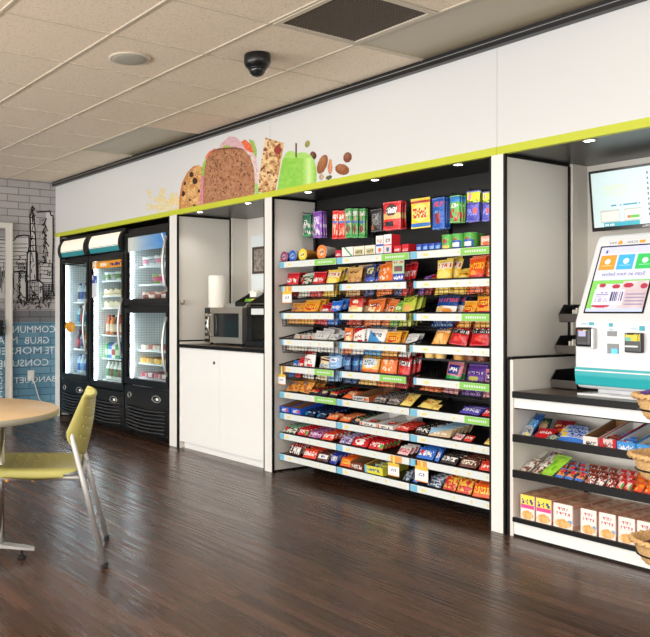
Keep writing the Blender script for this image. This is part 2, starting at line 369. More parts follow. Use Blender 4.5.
# outlet and cord
a = wp(31, 375.5)
t = thing('power_outlet', 'white wall outlet with a plug on the blue painted wall', 'outlet', a)
MB().box(XL, XL+.008, a.y-.04, a.y+.04, a.z-.06, a.z+.06, bev=.003).build('cover_plate', 'cord', t)
MB().box(XL+.008, XL+.045, a.y-.022, a.y+.022, a.z-.04, a.z+.0, bev=.004).build('plug', 'cord', t)
b = wp(33.5, 382); c_ = wp(38, 398)
mb = MB(); mb.tube([(XL+.03, a.y, a.z-.03), (XL+.03, b.y, b.z), (XL+.028, c_.y, c_.z), (XL+.026, c_.y+.07, .12), (XL+.02, c_.y+.1, .012), (XL+.02, c_.y+.02, .008)], .006, 6)
tag(mb.build('extension_cord', 'cord', org=(XL+.03, a.y, a.z)), 'white cord hanging down the blue wall from the outlet', 'cord')
# glazed door standing in front of the mural
DX = XL+.07; yo = onX(12.3, 250, DX).y; yi = onX(6.3, 250, DX).y; zt = onX(12.3, 223, DX).z
d = struct(MB().box(DX-.03, DX+.01, yi+.045, yo, 0, zt).box(DX-.04, DX, yi-.0, yi+.045, 0, zt-.03).box(DX-.03, DX+.01, 1.9, yi+.045, zt-.06, zt).box(DX-.04, DX, 1.98, yi, 0, .12).box(DX-.03, DX+.01, 1.9, 1.98, 0, zt-.06).build('door_1', 'frame'))
MB().box(DX-.028, DX-.022, 1.98, yi, .12, zt-.06).build('glass', 'glass', d)
zh = onX(3, 328, DX).z
MB().box(DX, DX+.05, yi-.12, yi-.05, zh-.09, zh+.09, bev=.01).box(DX+.05, DX+.065, yi-.26, yi-.04, zh-.012, zh+.018).build('door_handle', 'blackplastic', d)

# ------------------------------------------------------------------ the built-in fixture
ZS = 2.083                                            # underside of the soffit
PB = D+.44                                            # back of the snack bay
def fpanel(xa, xb, label):
    t = thing('fascia_panel', label, 'fascia panel', ((xa+xb)/2, D, ZS))
    MB().box(xa+.001, xb-.001, D, D+.03, ZS+.04, H-.05).build('panel', 'fascia', t)
    MB().box(xa+.001, xb-.001, D-.004, D+.03, ZS-.004, ZS+.04).build('green_stripe', 'green', t)
    return t
xs1 = onY(169, 200, D).x; xs2 = onY(270, 200, D).x; xs3 = onY(497, 150, D).x
fp1 = fpanel(XL, xs1, 'white fascia panel at the far left, above the three coolers')
fp2 = fpanel(xs1, xs2, 'white fascia panel printed with cookie and sandwich, above the microwave')
fp3 = fpanel(xs2, xs3, 'long white fascia panel printed with apple and nuts, above the snack shelves')
fp4 = fpanel(xs3, -1.2, 'white fascia panel at the right, above the checkout kiosk')
s = MB(); s.box(XL, -1.2, D+.03, 4.62, ZS, ZS+.02); struct(s.build('trim_4', 'soffit'))
def side(xa, xb, yb, label, edge_r=True, edge_l=True):   # upright partition with white front, light sides, black edge bands
    t = thing('partition_panel', label, 'partition', ((xa+xb)/2, D, 0))
    MB().box(xa, xb, D-.004, D+.012, 0, ZS-.004).build('front_edge', 'white', t)
    MB().box(xa+.006, xb-.006, D+.012, yb, 0, ZS-.001).build('board', 'panel', t)
    e = MB()
    if edge_r: e.box(xb-.006, xb+.014, D-.003, D+.012, 0, ZS-.004)
    if edge_l: e.box(xa-.014, xa+.006, D-.003, D+.012, 0, ZS-.004)
    if edge_r: e.box(xb-.006, xb+.001, D+.02, yb, ZS-.016, ZS-.002).box(xb-.006, xb+.001, D+.02, yb, 0, .012).box(xb-.006, xb+.006, yb-.012, yb, .012, ZS-.016)
    e.build('black_edging', 'edge', t)
side(XL, onY(60, 300, D).x, 4.62, 'narrow white partition at the left end, beside the blue wall', True, False)
side(-6.385, -6.262, 4.42, 'white upright partition between the black coolers and the microwave cabinet')
side(-4.976, -4.888, PB, 'white upright partition between the microwave cabinet and snack shelves')
side(-2.918, -2.841, 4.449, 'wide white upright partition between snack shelves and the kiosk counter')
side(-1.30, -1.2, 4.449, 'white upright partition beyond the kiosk counter at the right end')
# bay liners
q = MB(); q.box(-6.262, -6.24, 4.42, 4.62, 0, ZS-.001); q.box(-6.24, -4.976, 4.60, 4.62, 0, ZS-.001); q.box(-4.99, -4.97, PB, 4.6, 0, ZS-.001); struct(q.build('wall_niche', 'panel'))
q = MB(); q.box(-2.841, -2.822, 4.449, 4.62, 0, ZS-.001); q.box(-2.822, -1.2, 4.60, 4.62, 0, ZS-.001); struct(q.build('wall_kiosk_niche', 'panel'))
# puck lights
for k, (x, where) in enumerate(((-5.981, 'at the left over the microwave niche'), (-5.275, 'at the right over the microwave niche'), (-4.543, 'above the left snack section'),
        (-3.873, 'above the middle snack section'), (-3.197, 'above the right snack section'), (-2.379, 'over the checkout kiosk'))):
    y = D+.06
    t = thing('puck_light', 'small round recessed downlight '+where, 'downlight', (x, y, ZS))
    MB().lathe([(.034, ZS-.0005), (.034, ZS-.006), (.026, ZS-.008), (.026, ZS-.001)], x, y, 20).build('bezel', 'silver', t)
    MB().lathe([(.0, ZS-.003), (.024, ZS-.003), (.024, ZS-.0062), (0, ZS-.0065)], x, y, 20).build('lens', 'puck', t)
    l = bpy.data.lights.new('puck_lamp', 'SPOT'); l.energy = 2; l.spot_size = 2.3; l.spot_blend = .6; l.shadow_soft_size = .03; l.color = (1, .97, .92)
    o = bpy.data.objects.new('puck_lamp', l); COL.objects.link(o); o.parent = t; o.location = (0, 0.02, -.02)

# ------------------------------------------------------------------ printed food pictures on the fascia
def h2(a, b, s=0): 
    q = math.sin(a*127.1+b*311.7+s*74.7)*43758.5453; return q-math.floor(q)
def vn(x, y, s=0):
    xi, yi = math.floor(x), math.floor(y); fx, fy = x-xi, y-yi; fx = fx*fx*(3-2*fx); fy = fy*fy*(3-2*fy)
    return (h2(xi, yi, s)*(1-fx)+h2(xi+1, yi, s)*fx)*(1-fy)+(h2(xi, yi+1, s)*(1-fx)+h2(xi+1, yi+1, s)*fx)*fy
def mixc(a, b, t): t = max(0, min(1, t)); return tuple(a[i]*(1-t)+b[i]*t for i in range(3))
def inpoly(x, y, P):
    r = False; j = len(P)-1
    for i in range(len(P)):
        if (P[i][1] > y) != (P[j][1] > y) and x < (P[j][0]-P[i][0])*(y-P[i][1])/(P[j][1]-P[i][1])+P[i][0]: r = not r
        j = i
    return r
COOK = [(179, 212), (179.5, 196), (182, 183), (187, 173), (193, 166.5), (199, 165), (204, 168), (204, 212)]
BREAD = [(203.5, 210), (203, 190), (204, 172), (206.5, 160), (211, 152), (218, 148.6), (226, 147.6), (235, 147), (243, 149), (250, 156), (254, 168), (255, 182), (254.5, 199), (240, 206)]
HAML = [(199.5, 205), (200.5, 180), (203, 164), (208, 154), (214, 148.5), (219, 149), (210, 158), (205.5, 172), (204.5, 208)]
HAMT = [(216, 154), (221, 144), (229, 136.5), (236, 137), (242, 143), (247, 152), (240, 154), (228, 156)]
HAMR = [(243, 148), (250, 148), (256, 158), (258.5, 172), (258, 182), (255.5, 184), (254, 164), (249, 154)]
TOMR = [(239, 143), (245, 139.5), (251, 144), (254, 153), (250, 152), (243, 148)]
TOML = [(205, 158), (209, 151.5), (216, 148.5), (213, 153), (207, 162)]
LETR = [(249, 139), (254, 141), (257, 150), (256.5, 158), (252, 151)]
LETT = [(220, 150), (224, 146), (230, 145), (231, 151), (224, 153)]
LETL = [(201, 174), (203, 165), (206.5, 156), (206, 166), (203.5, 177)]
CUCR = [(254.5, 200), (254.5, 182), (258, 184), (260, 197), (256, 199)]
BAR = [(265.5, 137.5), (270, 139), (284, 143), (283, 150), (279.5, 170), (275.5, 191.5), (266, 193.5), (258.5, 192), (259.5, 175), (262.5, 156)]
APPLE = [(277, 192), (280, 172), (282.5, 160), (285.5, 153.5), (289, 151), (293, 151.2), (297, 153.4), (301, 152.2), (306, 152.6), (310.5, 155), (314, 159.5), (316, 166), (316.8, 174), (316.3, 182), (315, 188), (300, 192)]
ells = [(307.5, 144, 2.3, 3.6, .3, (150, 160, 70)), (313.3, 155.5, 3.2, 4, -.2, (92, 52, 44)), (322.5, 164.3, 4.6, 10, .35, (158, 98, 56)), (330.2, 167.5, 2.2, 6.5, 0, (222, 150, 110)),
        (329, 177.5, 3.2, 2, -.4, (70, 84, 40)), (342.3, 169.5, 7.2, 5.2, .3, (150, 88, 50)), (347.6, 157.5, 4.2, 5.2, .2, (128, 72, 50)), (321.5, 177, 2.2, 3, 0, (196, 180, 150)), (330.5, 161, 1.5, 2, 0, (216, 170, 90))]
def food(u, v):
    n1 = vn(u*.9, v*.9, 1); n2 = vn(u*.35, v*.35, 2)
    if inpoly(u, v, BAR):
        c = mixc((236, 204, 150), (166, 108, 60), vn(u*.42, v*.34, 5)*1.5-.35)
        if vn(u*.5, v*.5, 9) > .74: c = (120, 60, 38)
        if vn(u*1.1, v*1.1, 19) > .8: c = (240, 214, 168)
        if (u-278)**2+(v-150)**2 < 16: c = (150, 62, 52)
        return c
    if 295.3 < u < 296.9 and 143 < v < 157.5: return (96, 66, 50)
    if inpoly(u, v, APPLE):
        c = mixc((134, 200, 72), (156, 212, 92), n2); c = mixc(c, (206, 236, 158), 1-abs(u-309)/7 if v > 158 else 0)
        c = mixc(c, (188, 226, 130), .6 if v < 158 else 0); return c
    for cx, cy, rx, ry, a, c in ells:
        x, y = u-cx, v-cy; xr = x*math.cos(a)+y*math.sin(a); yr = -x*math.sin(a)+y*math.cos(a); e = (xr/rx)**2+(yr/ry)**2
        if e < 1: return mixc(mixc(c, (226, 180, 136), .35*max(0, 1-((xr/rx+.3)**2+(yr/ry+.3)**2)*1.6)), (90, 50, 32), .5*max(0, e-.6)+.3*(vn(xr*2.5, yr*.5, 3) > .6))
    if inpoly(u, v, BREAD):
        c = mixc((196, 146, 110), (166, 114, 82), vn(u*.6, v*.6, 4)*1.3)
        if vn(u*.95, v*.6, 7) > .77: c = (110, 68, 50)
        if not inpoly(u+1.8 if u < 230 else u-1.8, v-1.8, BREAD) and v < 185: c = (122, 76, 52)
        return c
    for P, c, c2 in ((LETT, (126, 176, 66), (176, 210, 110)), (HAMT, (224, 190, 196), (206, 162, 172)), (TOMR, (224, 92, 58), (238, 130, 90)), (LETR, (134, 180, 80), (176, 208, 120)),
                     (HAMR, (240, 228, 214), (214, 168, 176)), (CUCR, (140, 190, 96), (196, 222, 160)), (LETL, (136, 184, 70), (176, 206, 104)), (TOML, (222, 96, 70), (234, 140, 120)), (HAML, (206, 120, 136), (224, 160, 168))):
        if inpoly(u, v, P): return mixc(c, c2, n1)
    if inpoly(u, v, COOK):
        c = mixc((222, 176, 112), (196, 136, 78), n2*1.4-.2); c = mixc(c, (236, 204, 150), (n1 > .7)*.7)
        for cx, cy, rr in ((191.5, 174.5, 2.2), (195, 181, 2.6), (184.5, 183, 1.7), (183, 193.5, 2.2), (199, 191, 1.3), (194.5, 206, 1.5), (190, 200, 1)):
            if (u-cx)**2+((v-cy)*.8)**2 < rr*rr: c = (64, 40, 36)
        if not inpoly(u-2, v, COOK): c = (204, 128, 70)
        return c
    # scattered popcorn and oat flakes that thin out to the left
    for cx, cy, rr in POP:
        x, y = u-cx, v-cy
        if x*x+y*y < rr*rr*(.55+.7*vn(u*.9, v*.9, cx)): return mixc((240, 224, 180), mixc((232, 200, 130), (214, 214, 180), h2(cx, cy, 4)), vn(u*.8, v*.8, 3))
    return None
rp = random.Random(3)
POP = [(rp.triangular(144, 181, 176), rp.triangular(186, 216, 207), rp.uniform(1.1, 3.0)) for _ in range(60)]
for t_, ua, ub, nm in ((fp1, 143, 168.9, 'printed_popcorn'), (fp2, 169.1, 269.9, 'printed_sandwich'), (fp3, 270.1, 354, 'printed_apple_and_nuts')):
    xa, xb = onY(ua, 200, D).x, onY(ub, 200, D).x; za = ZS+.0405; zb = H-.055
    nx, nz = max(4, int((xb-xa)/.0042)), int((zb-za)/.0042)
    def fn(a, b): u, v = proj((xa+(xb-xa)*a, D, za+(zb-za)*b)); return food(u, v)
    g = MB(); g.paint((xa, D-.0012, za), (xb-xa, 0, 0), (0, 0, zb-za), nx, nz, fn); g.build(nm, 'print', t_)

# ------------------------------------------------------------------ coolers
mat('perf', (214, 222, 226), .4, noise=None)
def perf_mat():
    m = M['perf']; nt = m.node_tree; L = nt.links; b = nt.nodes['Principled BSDF']
    tc = node(nt, 'ShaderNodeTexCoord'); sp = node(nt, 'ShaderNodeSeparateXYZ'); cb = node(nt, 'ShaderNodeCombineXYZ')
    L.new(tc.outputs['Object'], sp.inputs[0]); L.new(sp.outputs[1], cb.inputs[0]); L.new(sp.outputs[2], cb.inputs[1])
    q = node(nt, 'ShaderNodeTexBrick'); q.offset = 0; q.inputs['Scale'].default_value = 1; q.inputs['Brick Width'].default_value = .03; q.inputs['Row Height'].default_value = .025; q.inputs['Mortar Size'].default_value = .0035
    q.inputs['Color1'].default_value = (*lin((240, 246, 247)), 1); q.inputs['Color2'].default_value = (*lin((236, 243, 245)), 1); q.inputs['Mortar'].default_value = (*lin((198, 206, 210)), 1)
    L.new(cb.outputs[0], q.inputs['Vector']); L.new(q.outputs[0], b.inputs['Base Color'])
perf_mat()
def frame_ring(mb, x0, x1, z0, z1, y0, y1, w, wb=None, m=0):
    wb = wb or w
    return mb.box(x0, x1, y0, y1, z1-w, z1, m).box(x0, x1, y0, y1, z0, z0+wb, m).box(x0, x0+w, y0, y1, z0+wb, z1-w, m).box(x1-w, x1, y0, y1, z0+wb, z1-w, m)
def cooler(x0, x1, top, label, doors, shelves, header=None):
    t = thing('glass_door_cooler', label, 'cooler', ((x0+x1)/2, D, 0))
    YB = 4.5; y0 = D+.05
    b = MB(); b.box(x0, x0+.03, y0, YB, .04, top).box(x1-.03, x1, y0, YB, .04, top).box(x0+.03, x1-.03, YB-.03, YB, .04, top)
    b.box(x0+.03, x1-.03, y0, YB-.03, .04, .44).box(x0+.03, x1-.03, y0, YB-.03, top-.09, top).box(x0+.03, x1-.03, y0+.05, YB-.05, 0, .04)
    if len(doors) == 2: z = (doors[0][0]+doors[1][1])/2; b.box(x0+.03, x1-.03, y0, YB-.03, z-.03, z+.03)
    b.build('cabinet', 'blackplastic', t)
    i = MB(); i.box(x0+.031, x0+.036, y0+.03, YB-.031, .441, top-.091); i.build('perforated_side', 'perf', t)
    i = MB(); i.box(x1-.036, x1-.031, y0+.03, YB-.031, .441, top-.091).box(x0+.036, x1-.036, YB-.037, YB-.032, .441, top-.091); i.build('liner', 'inner', t)
    for (z0, z1) in doors:
        MB().box(x0+.036, x0+.052, y0+.004, y0+.022, z0+.05, z1-.05).build('light_strip', 'led', t)
    for z in shelves:
        s = MB()
        for k in range(14): y = D+.156+k*.03; s.box(x0+.04, x1-.04, y, y+.006, z-.006, z)
        s.box(x0+.038, x1-.038, D+.15, D+.156, z-.014, z+.002)
        s.build('shelf', 'inner', t)
    for (z0, z1) in doors:
        w = .045; d = frame_ring(MB(), x0+.006, x1-.006, z0, z1, D, y0-.004, w, .06).build('door', 'blackplastic', t)
        MB().box(x0+.006+w, x1-.006-w, D+.02, D+.026, z0+.06, z1-w).build('glass', 'doorglass', d)
        hz0, hz1 = ((z0+.28, z0+.86) if len(doors) == 1 else (z0+.14, z1-.10))
        if len(doors) == 1: hz0, hz1 = 1.33-.56, 1.33
        P = []
        for k in range(13):
            a = k/12; P.append((x1-.03, D-.010-.038*math.sin(PI*a)**.8, hz0+(hz1-hz0)*a))
        MB().tube(P, .0125, 8).build('handle', 'silver', d)
        for z in (hz0, hz1): MB().box(x1-.05, x1-.02, D-.016, D, z-.02, z+.02, bev=.004).build('handle_mount', 'silver', d)
    gz = min(z0 for z0, z1 in doors)-.015
    gr = MB(); gr.box(x0+.006, x1-.006, D+.004, y0, .05, gz, bev=.006)
    for k in range(7):
        z = .075+k*.033; P = []
        for q in range(13): a = q/12; P.append((x0+.05+(x1-x0-.1)*a, D-.008-.02*math.sin(PI*a), z+.014*(1-math.sin(PI*a))))
        gr.tube(P, [.002]+[.009]*11+[.002], 6, m=1)
    G = gr.build('lower_grille', ['blackplastic', 'louvre'], t)
    for (cx, rx, ry, nm, mt) in ((x0+.12, .03, .025, 'badge', 'darkglass'), (x1-.22, .075, .03, 'thermometer_window', 'darkglass')):
        e = MB(); n = 24
        ring = [(cx+rx*math.cos(2*PI*k/n), D-.002, gz-.09+ry*math.sin(2*PI*k/n)) for k in range(n)]
        e.add([(x, D-.004, z) for x, y, z in ring]+[(x, D+.004, z) for x, y, z in ring], [list(range(n))]+[[k, (k+1) % n, n+(k+1) % n, n+k] for k in range(n)])
        o = e.build(nm, mt, G); MB().tube(ring, .005, 6, closed=True).build('bezel', 'silver', o)
        if rx > .05: MB().box(cx+.005, cx+.04, D-.008, D-.004, gz-.1, gz-.08).build('dial', 'sign', o)
    return t
TX0, TX1, TX2, TX3 = -8.84, -8.095, -7.275, -6.41
c1 = cooler(TX0, TX1-.006, 1.83, 'left black cooler with lit sign and drinks, at the blue wall end', [(.45, 1.80)], [1.32, 1.06, .78, .5])
c2 = cooler(TX1, TX2-.006, 1.83, 'middle black cooler with lit sign and orange strip on its glass', [(.42, 1.79)], [1.54, 1.38, 1.25, .96, .71, .48])
c3 = cooler(TX2, TX3, 2.03, 'right black cooler with two stacked glass doors, no lit sign', [(1.275, 1.985), (.50, 1.245)], [1.66, 1.48, 1.31, .83, .70, .555])
for t_, x0, x1, s_ in ((c1, TX0, TX1-.006, 'l'), (c2, TX1, TX2-.006, 'm')):
    n = 12; prof = []                                # bulging sign: profile in y, z
    for k in range(n+1):
        a = k/n; prof.append((D+.045-.065*math.sin(PI*min(1, .2+a*.78))**.7, 1.83+.205*a))
    cs = MB(); cs.box(x0, x1, D+.02, 4.4, 1.831, 2.05)
    for xa, xc in ((x0, x0+.05), (x1-.06, x1)): cs.prism([(D+.02, 1.81)]+[(y-.016, z) for y, z in prof]+[(D+.02, 2.05)], 'x', xa, xc)
    hd = cs.build('sign_housing', 'blackplastic', t_)
    f = MB()
    for k in range(n):
        (ya, za), (yb, zb) = prof[k], prof[k+1]; m = 1 if k < 3 else 0
        f.add([(x0+.05, ya, za), (x1-.06, ya, za), (x1-.06, yb, zb), (x0+.05, yb, zb)], [(0, 1, 2, 3)], m, None, True)
    f.build('lit_sign', ['sign', 'teal'], hd)
    st = MB(); ya, za = prof[3]; st.box(x0+.05, x1-.06, ya-.002, ya, za+.006, za+.011); st.build('sign_stripe', 'teal', hd)
# stickers on the cooler glass
def sticker(par, name, x0, x1, z0, z1, fn, nx=24, nz=10):
    g = MB(); g.paint((x0, D+.019, z0), (x1-x0, 0, 0), (0, 0, z1-z0), nx, nz, fn); g.build(name, 'print', par)
d1 = [o for o in c1.children if o.name.startswith('door')][0]; d2 = [o for o in c2.children if o.name.startswith('door')][0]
d3 = [o for o in c3.children if o.name.startswith('door')]
sticker(d2, 'orange_strip', TX1+.06, TX2-.06, 1.665, 1.74, lambda a, b: (250, 240, 220) if (a < .14 or (.28 < a < .5 and .2 < b < .75)) and h2(int(a*30), int(b*6)) > .25 else ((60, 40, 120) if .55 < a < .97 and .2 < b < .8 and h2(int(a*24), int(b*5), 2) > .6 else (236, 160, 40)), 44, 8)
sticker(d2, 'window_notice', TX1+.055, TX1+.17, 1.36, 1.60, lambda a, b: (70, 90, 180) if b > .62 and h2(int(a*5), int(b*9)) > .3 else (226, 230, 240), 8, 14)
sticker(d1, 'food_sticker', TX0+.07, TX0+.36, .97, 1.1, lambda a, b: None if (a-.5)**2*4+(b-.5)**2*4 > .6+.6*vn(a*6, b*4, 3) else mixc((240, 200, 60), (226, 110, 50), vn(a*9, b*5, 5)), 24, 12)
z1 = 1.94
sticker(d3[0], 'blue_header_graphic', TX2+.051, TX3-.051, 1.80, z1, lambda a, b: (246, 250, 252) if abs((a-.86)-(1-b)*.1) < .014 else mixc((216, 222, 216), (74, 140, 214), a*1.2-.2*vn(a*5, b*3, 1)), 60, 14)
# contents: little tubs, cups, bottles and wrapped food
def mkproto(kind, cols, name):
    w = MB()
    if kind == 'bottle': w.lathe([(.0, 0), (.03, 0), (.032, .01), (.032, .11), (.026, .13), (.013, .155), (.013, .175), (0, .175)], 0, 0, 12, 0, cols[0]); w.lathe([(.0325, .03), (.0325, .1)], 0, 0, 12, 0, cols[1]); w.lathe([(.015, .168), (.015, .185), (0, .185)], 0, 0, 12, 0, cols[2])
    if kind == 'can': w.lathe([(0, 0), (.025, 0), (.03, .008), (.03, .112), (.024, .122), (0, .12)], 0, 0, 12, 0, cols[0]); w.lathe([(.0305, .03), (.0305, .085)], 0, 0, 12, 0, cols[1])
    if kind == 'tub': w.lathe([(0, 0), (.032, 0), (.042, .06), (.044, .062), (.044, .068), (0, .069)], 0, 0, 14, 0, cols[0]); w.lathe([(.036, .02), (.041, .05)], 0, 0, 14, 0, cols[1])
    if kind == 'carton': w.box(-.035, .035, -.035, .035, 0, .11, 0, cols[0]).box(-.0355, .0355, -.0355, .0355, .03, .08, 0, cols[1]).prism([(-.035, .11), (.035, .11), (0, .14)], 'x', -.035, .035, 0, cols[2])
    if kind == 'pack': w.box(-.055, .055, -.05, .05, 0, .045, 0, cols[0], bev=.01).box(-.03, .03, -.052, .052, .01, .047, 0, cols[1])
    if kind == 'sandwich': w.prism([(-.06, 0), (.06, 0), (.06, .05), (-.03, .075), (-.06, .06)], 'y', -.05, .04, 0, cols[0]).box(-.055, .055, -.052, -.05, .01, .03, 0, cols[1]).box(-.055, .055, -.053, -.051, .016, .022, 0, cols[2])
    return w
def stock(x0, x1, z, kind, palettes, name, where, cat, dx=.085, rows=2):
    sc_ = {'bottle': 1.15, 'sandwich': 1.0, 'tub': 1.35, 'carton': 1.2, 'pack': 1.1}[kind]; dx = max(dx, {'tub': .12, 'pack': .13}.get(kind, .082)); gap = .115 if kind in ('sandwich', 'pack', 'tub') else .1
    n = int((x1-x0)/dx)
    protos = []
    for p_ in palettes:
        o = mkproto(kind, p_[1:], name).build(name, 'print'); protos.append([o, p_[0], False])
    for rr in range(rows):
        for i in range(n):
            if i < 0: continue
            P = protos[(i+rr) % len(protos)] if (i*7+rr*3) % 5 else protos[0]
            if not P[2]: o = P[0]; P[2] = True
            else: o = P[0].copy(); COL.objects.link(o)
            o.location = (x0+dx*(i+.5), D+.215+rr*gap*1.05+random.uniform(-.003, .003), z+.0015); o.scale = (sc_,)*3; o.rotation_euler = (0, 0, random.uniform(-.25, .25))
            tag(o, f'{P[1]} {where}', cat, f'{P[1]} {where}')
    for P in protos:
        if not P[2]: bpy.data.objects.remove(P[0])
Wc = (238, 240, 240)
a, b = TX0+.045, TX1-.05
stock(a, b, 1.32, 'bottle', [('clear drink bottle with dark label', (196, 206, 206), (90, 100, 120), (40, 60, 140)), ('pale blue drink bottle', (170, 200, 222), (60, 90, 170), Wc)], 'drink_bottle', 'on the top shelf of the left cooler', 'bottle')
stock(a, b, 1.06, 'bottle', [('teal labelled drink bottle', (150, 190, 200), (40, 120, 150), (30, 30, 60)), ('brown drink bottle', (110, 80, 70), (190, 60, 60), Wc)], 'drink_bottle', 'on the second shelf of the left cooler', 'bottle')
stock(a, b, .78, 'bottle', [('dark cola bottle', (70, 50, 60), (180, 60, 70), (200, 40, 40)), ('blue grey drink bottle', (150, 170, 190), (70, 90, 130), Wc), ('orange drink bottle', (230, 140, 60), (240, 220, 200), (60, 120, 60))], 'drink_bottle', 'on the third shelf of the left cooler', 'bottle')
stock(a, b, .5, 'bottle', [('blue water bottle', (170, 200, 226), (60, 110, 180), (60, 100, 190)), ('clear water bottle', (206, 218, 224), (120, 170, 210), Wc)], 'water_bottle', 'on the bottom shelf of the left cooler', 'bottle')
a, b = TX1+.045, TX2-.05
stock(a, b, 1.54, 'tub', [('green topped salad tub', (210, 220, 210), (110, 150, 90), (0, 0, 0)), ('pale grey food tub', (200, 206, 206), (150, 160, 150), (0, 0, 0))], 'food_tub', 'on the top shelf of the middle cooler', 'tub', .095)
stock(a, b, 1.38, 'sandwich', [('wrapped white bread sandwich', (232, 220, 190), (214, 190, 140), (150, 170, 90)), ('wrapped tan bread sandwich', (214, 190, 150), (230, 210, 170), (190, 90, 60))], 'sandwich', 'on the second shelf of the middle cooler', 'sandwich', .125)
stock(a, b, 1.25, 'sandwich', [('cream boxed sandwich', (236, 226, 196), (240, 232, 210), (200, 170, 110))], 'sandwich', 'on the third shelf of the middle cooler', 'sandwich', .125)
stock(a, b, .96, 'bottle', [('red brown juice bottle', (190, 110, 80), (226, 200, 180), (200, 60, 40)), ('orange juice bottle', (226, 140, 70), (236, 220, 190), (90, 50, 40)), ('dark tea bottle', (100, 70, 60), (210, 190, 160), Wc)], 'juice_bottle', 'on the fourth shelf of the middle cooler', 'bottle')
stock(a, b, .71, 'carton', [('green drink carton', (90, 180, 100), (210, 236, 190), (60, 150, 80)), ('blue drink carton', (60, 120, 200), (200, 220, 240), (40, 90, 170)), ('white milk carton', (232, 236, 230), (190, 80, 80), (220, 226, 220))], 'drink_carton', 'on the fifth shelf of the middle cooler', 'carton')
stock(a, b, .48, 'bottle', [('white milk bottle with green label', (226, 232, 226), (80, 130, 90), (60, 110, 70)), ('white milk bottle with brown label', (228, 230, 224), (140, 110, 90), (90, 60, 50))], 'milk_bottle', 'on the bottom shelf of the middle cooler', 'bottle')
a, b = TX2+.05, TX3-.05
stock(a, b, 1.66, 'tub', [('white yogurt cup with pink print', (236, 238, 238), (226, 150, 170), Wc), ('white yogurt cup with grey print', (230, 234, 236), (160, 170, 180), Wc)], 'yogurt_cup', 'on the top shelf of the right cooler', 'cup', .095)
stock(a+.2, b, 1.48, 'tub', [('green and pink yogurt cup', (150, 200, 110), (226, 120, 150), Wc), ('pink yogurt cup', (232, 170, 190), (210, 80, 120), Wc)], 'yogurt_cup', 'on the second shelf of the right cooler', 'cup', .095)
stock(a, b, 1.31, 'tub', [('brown and pink fruit cup', (226, 200, 190), (150, 90, 80), Wc), ('red fruit cup', (214, 140, 130), (240, 220, 214), Wc)], 'fruit_cup', 'on the third shelf of the right cooler', 'cup', .095)
stock(a, b, .83, 'pack', [('white wrapped snack pack', (232, 228, 222), (214, 180, 160), Wc), ('cream wrapped snack pack', (222, 206, 190), (180, 100, 90), Wc)], 'snack_pack', 'in the lower door of the right cooler, upper shelf', 'pack', .12)
stock(a, b, .70, 'pack', [('yellow wrapped snack pack', (236, 204, 100), (226, 150, 50), Wc), ('golden snack pack', (240, 220, 140), (200, 140, 80), Wc)], 'snack_pack', 'in the lower door of the right cooler, middle shelf', 'pack', .12)
stock(a, b, .555, 'pack', [('red and white meat pack', (220, 190, 190), (180, 60, 80), Wc), ('dark red meat pack', (150, 60, 80), (230, 220, 220), Wc)], 'meat_pack', 'in the lower door of the right cooler, bottom shelf', 'pack', .12)

# ------------------------------------------------------------------ microwave niche
X0, X1 = -6.238, -4.995
t = thing('base_cabinet', 'white two-door base cabinet under the microwave', 'cabinet', ((X0+X1)/2, D, 0))
MB().box(X0+.02, X1-.02, D+.03, 4.58, .08, .895).build('carcass', 'cabwhite', t)
MB().box(X0+.03, X1, D+.045, D+.06, 0, .08).build('toe_kick', 'cabwhite', t)
xm = onY(219, 400, D).x
dl = MB().box(X0+.012, xm-.0015, D+.008, D+.028, .062, .89, bev=.002).build('door', 'cabwhite', t)
MB().box(xm+.0015, X1, D+.008, D+.028, .062, .89, bev=.002).build('door', 'cabwhite', t)
k = onY(213.5, 363, D); lk = MB(); lk.lathe([(0, 0), (.013, 0), (.013, .006), (0, .007)], 0, 0, 16)
for p in lk.v: p.xyz = (k.x+p.x, D+.008-p.z, k.z+p.y)
lk.build('lock', 'blackplastic', dl)
sp_ = MB(); sp_.box(X0, X0+.02, D, D+.6, 0, .945).build('side_panel', 'panel', t)
e = MB(); e.box(X0-.001, X0+.018, D-.006, D, 0, .95).box(X0-.001, X0+.021, D-.006, D+.6, .945, .957).build('side_edging', 'edge', t)
t2 = thing('countertop', 'dark speckled countertop on the white two-door cabinet', 'countertop', ((X0+X1)/2, D, .9))
MB().box(X0+.022, X1+.012, D+.001, 4.595, .897, .922).build('slab', 'counter', t2)
MB().box(X0+.022, X1+.012, D-.01, D, .895, .9225, bev=.003).build('front_edge', 'edge', t2)
CT = .922
# microwave
my0 = 4.03; mx0, mx1, mz0, mz1 = onY(204, 0, my0).x, onY(242.3, 0, my0).x, CT+.02, CT+.325
t = thing('microwave_oven', 'stainless steel microwave oven on the dark counter', 'microwave', ((mx0+mx1)/2, my0, CT))
MB().box(mx0+.004, mx1-.002, my0+.02, 4.46, mz0, mz1, bev=.006).build('casing', 'steel', t)
MB().box(mx0+.012, mx0+.095, my0-.001, my0+.02, mz0, mz1, bev=.003).build('control_panel', 'darkglass', t)
cp = MB()
for i in range(5): cp.box(mx0+.025, mx0+.08, my0-.004, my0-.001, mz0+.03+i*.05, mz0+.055+i*.05)
cp.build('keypad', 'steel', t)
dr = frame_ring(MB(), mx0+.098, mx1-.002, mz0, mz1, my0, my0+.02, .05).build('door', 'steel', t)
MB().box(mx0+.148, mx1-.052, my0+.004, my0+.012, mz0+.05, mz1-.05).build('window', 'darkglass', dr)
MB().tube([(mx0+.125, my0, mz0+.05), (mx0+.12, my0-.03, mz0+.07), (mx0+.115, my0-.04, mz0+.15), (mx0+.12, my0-.03, mz1-.07), (mx0+.125, my0, mz1-.05)], .009, 8).build('handle', 'chrome', dr)
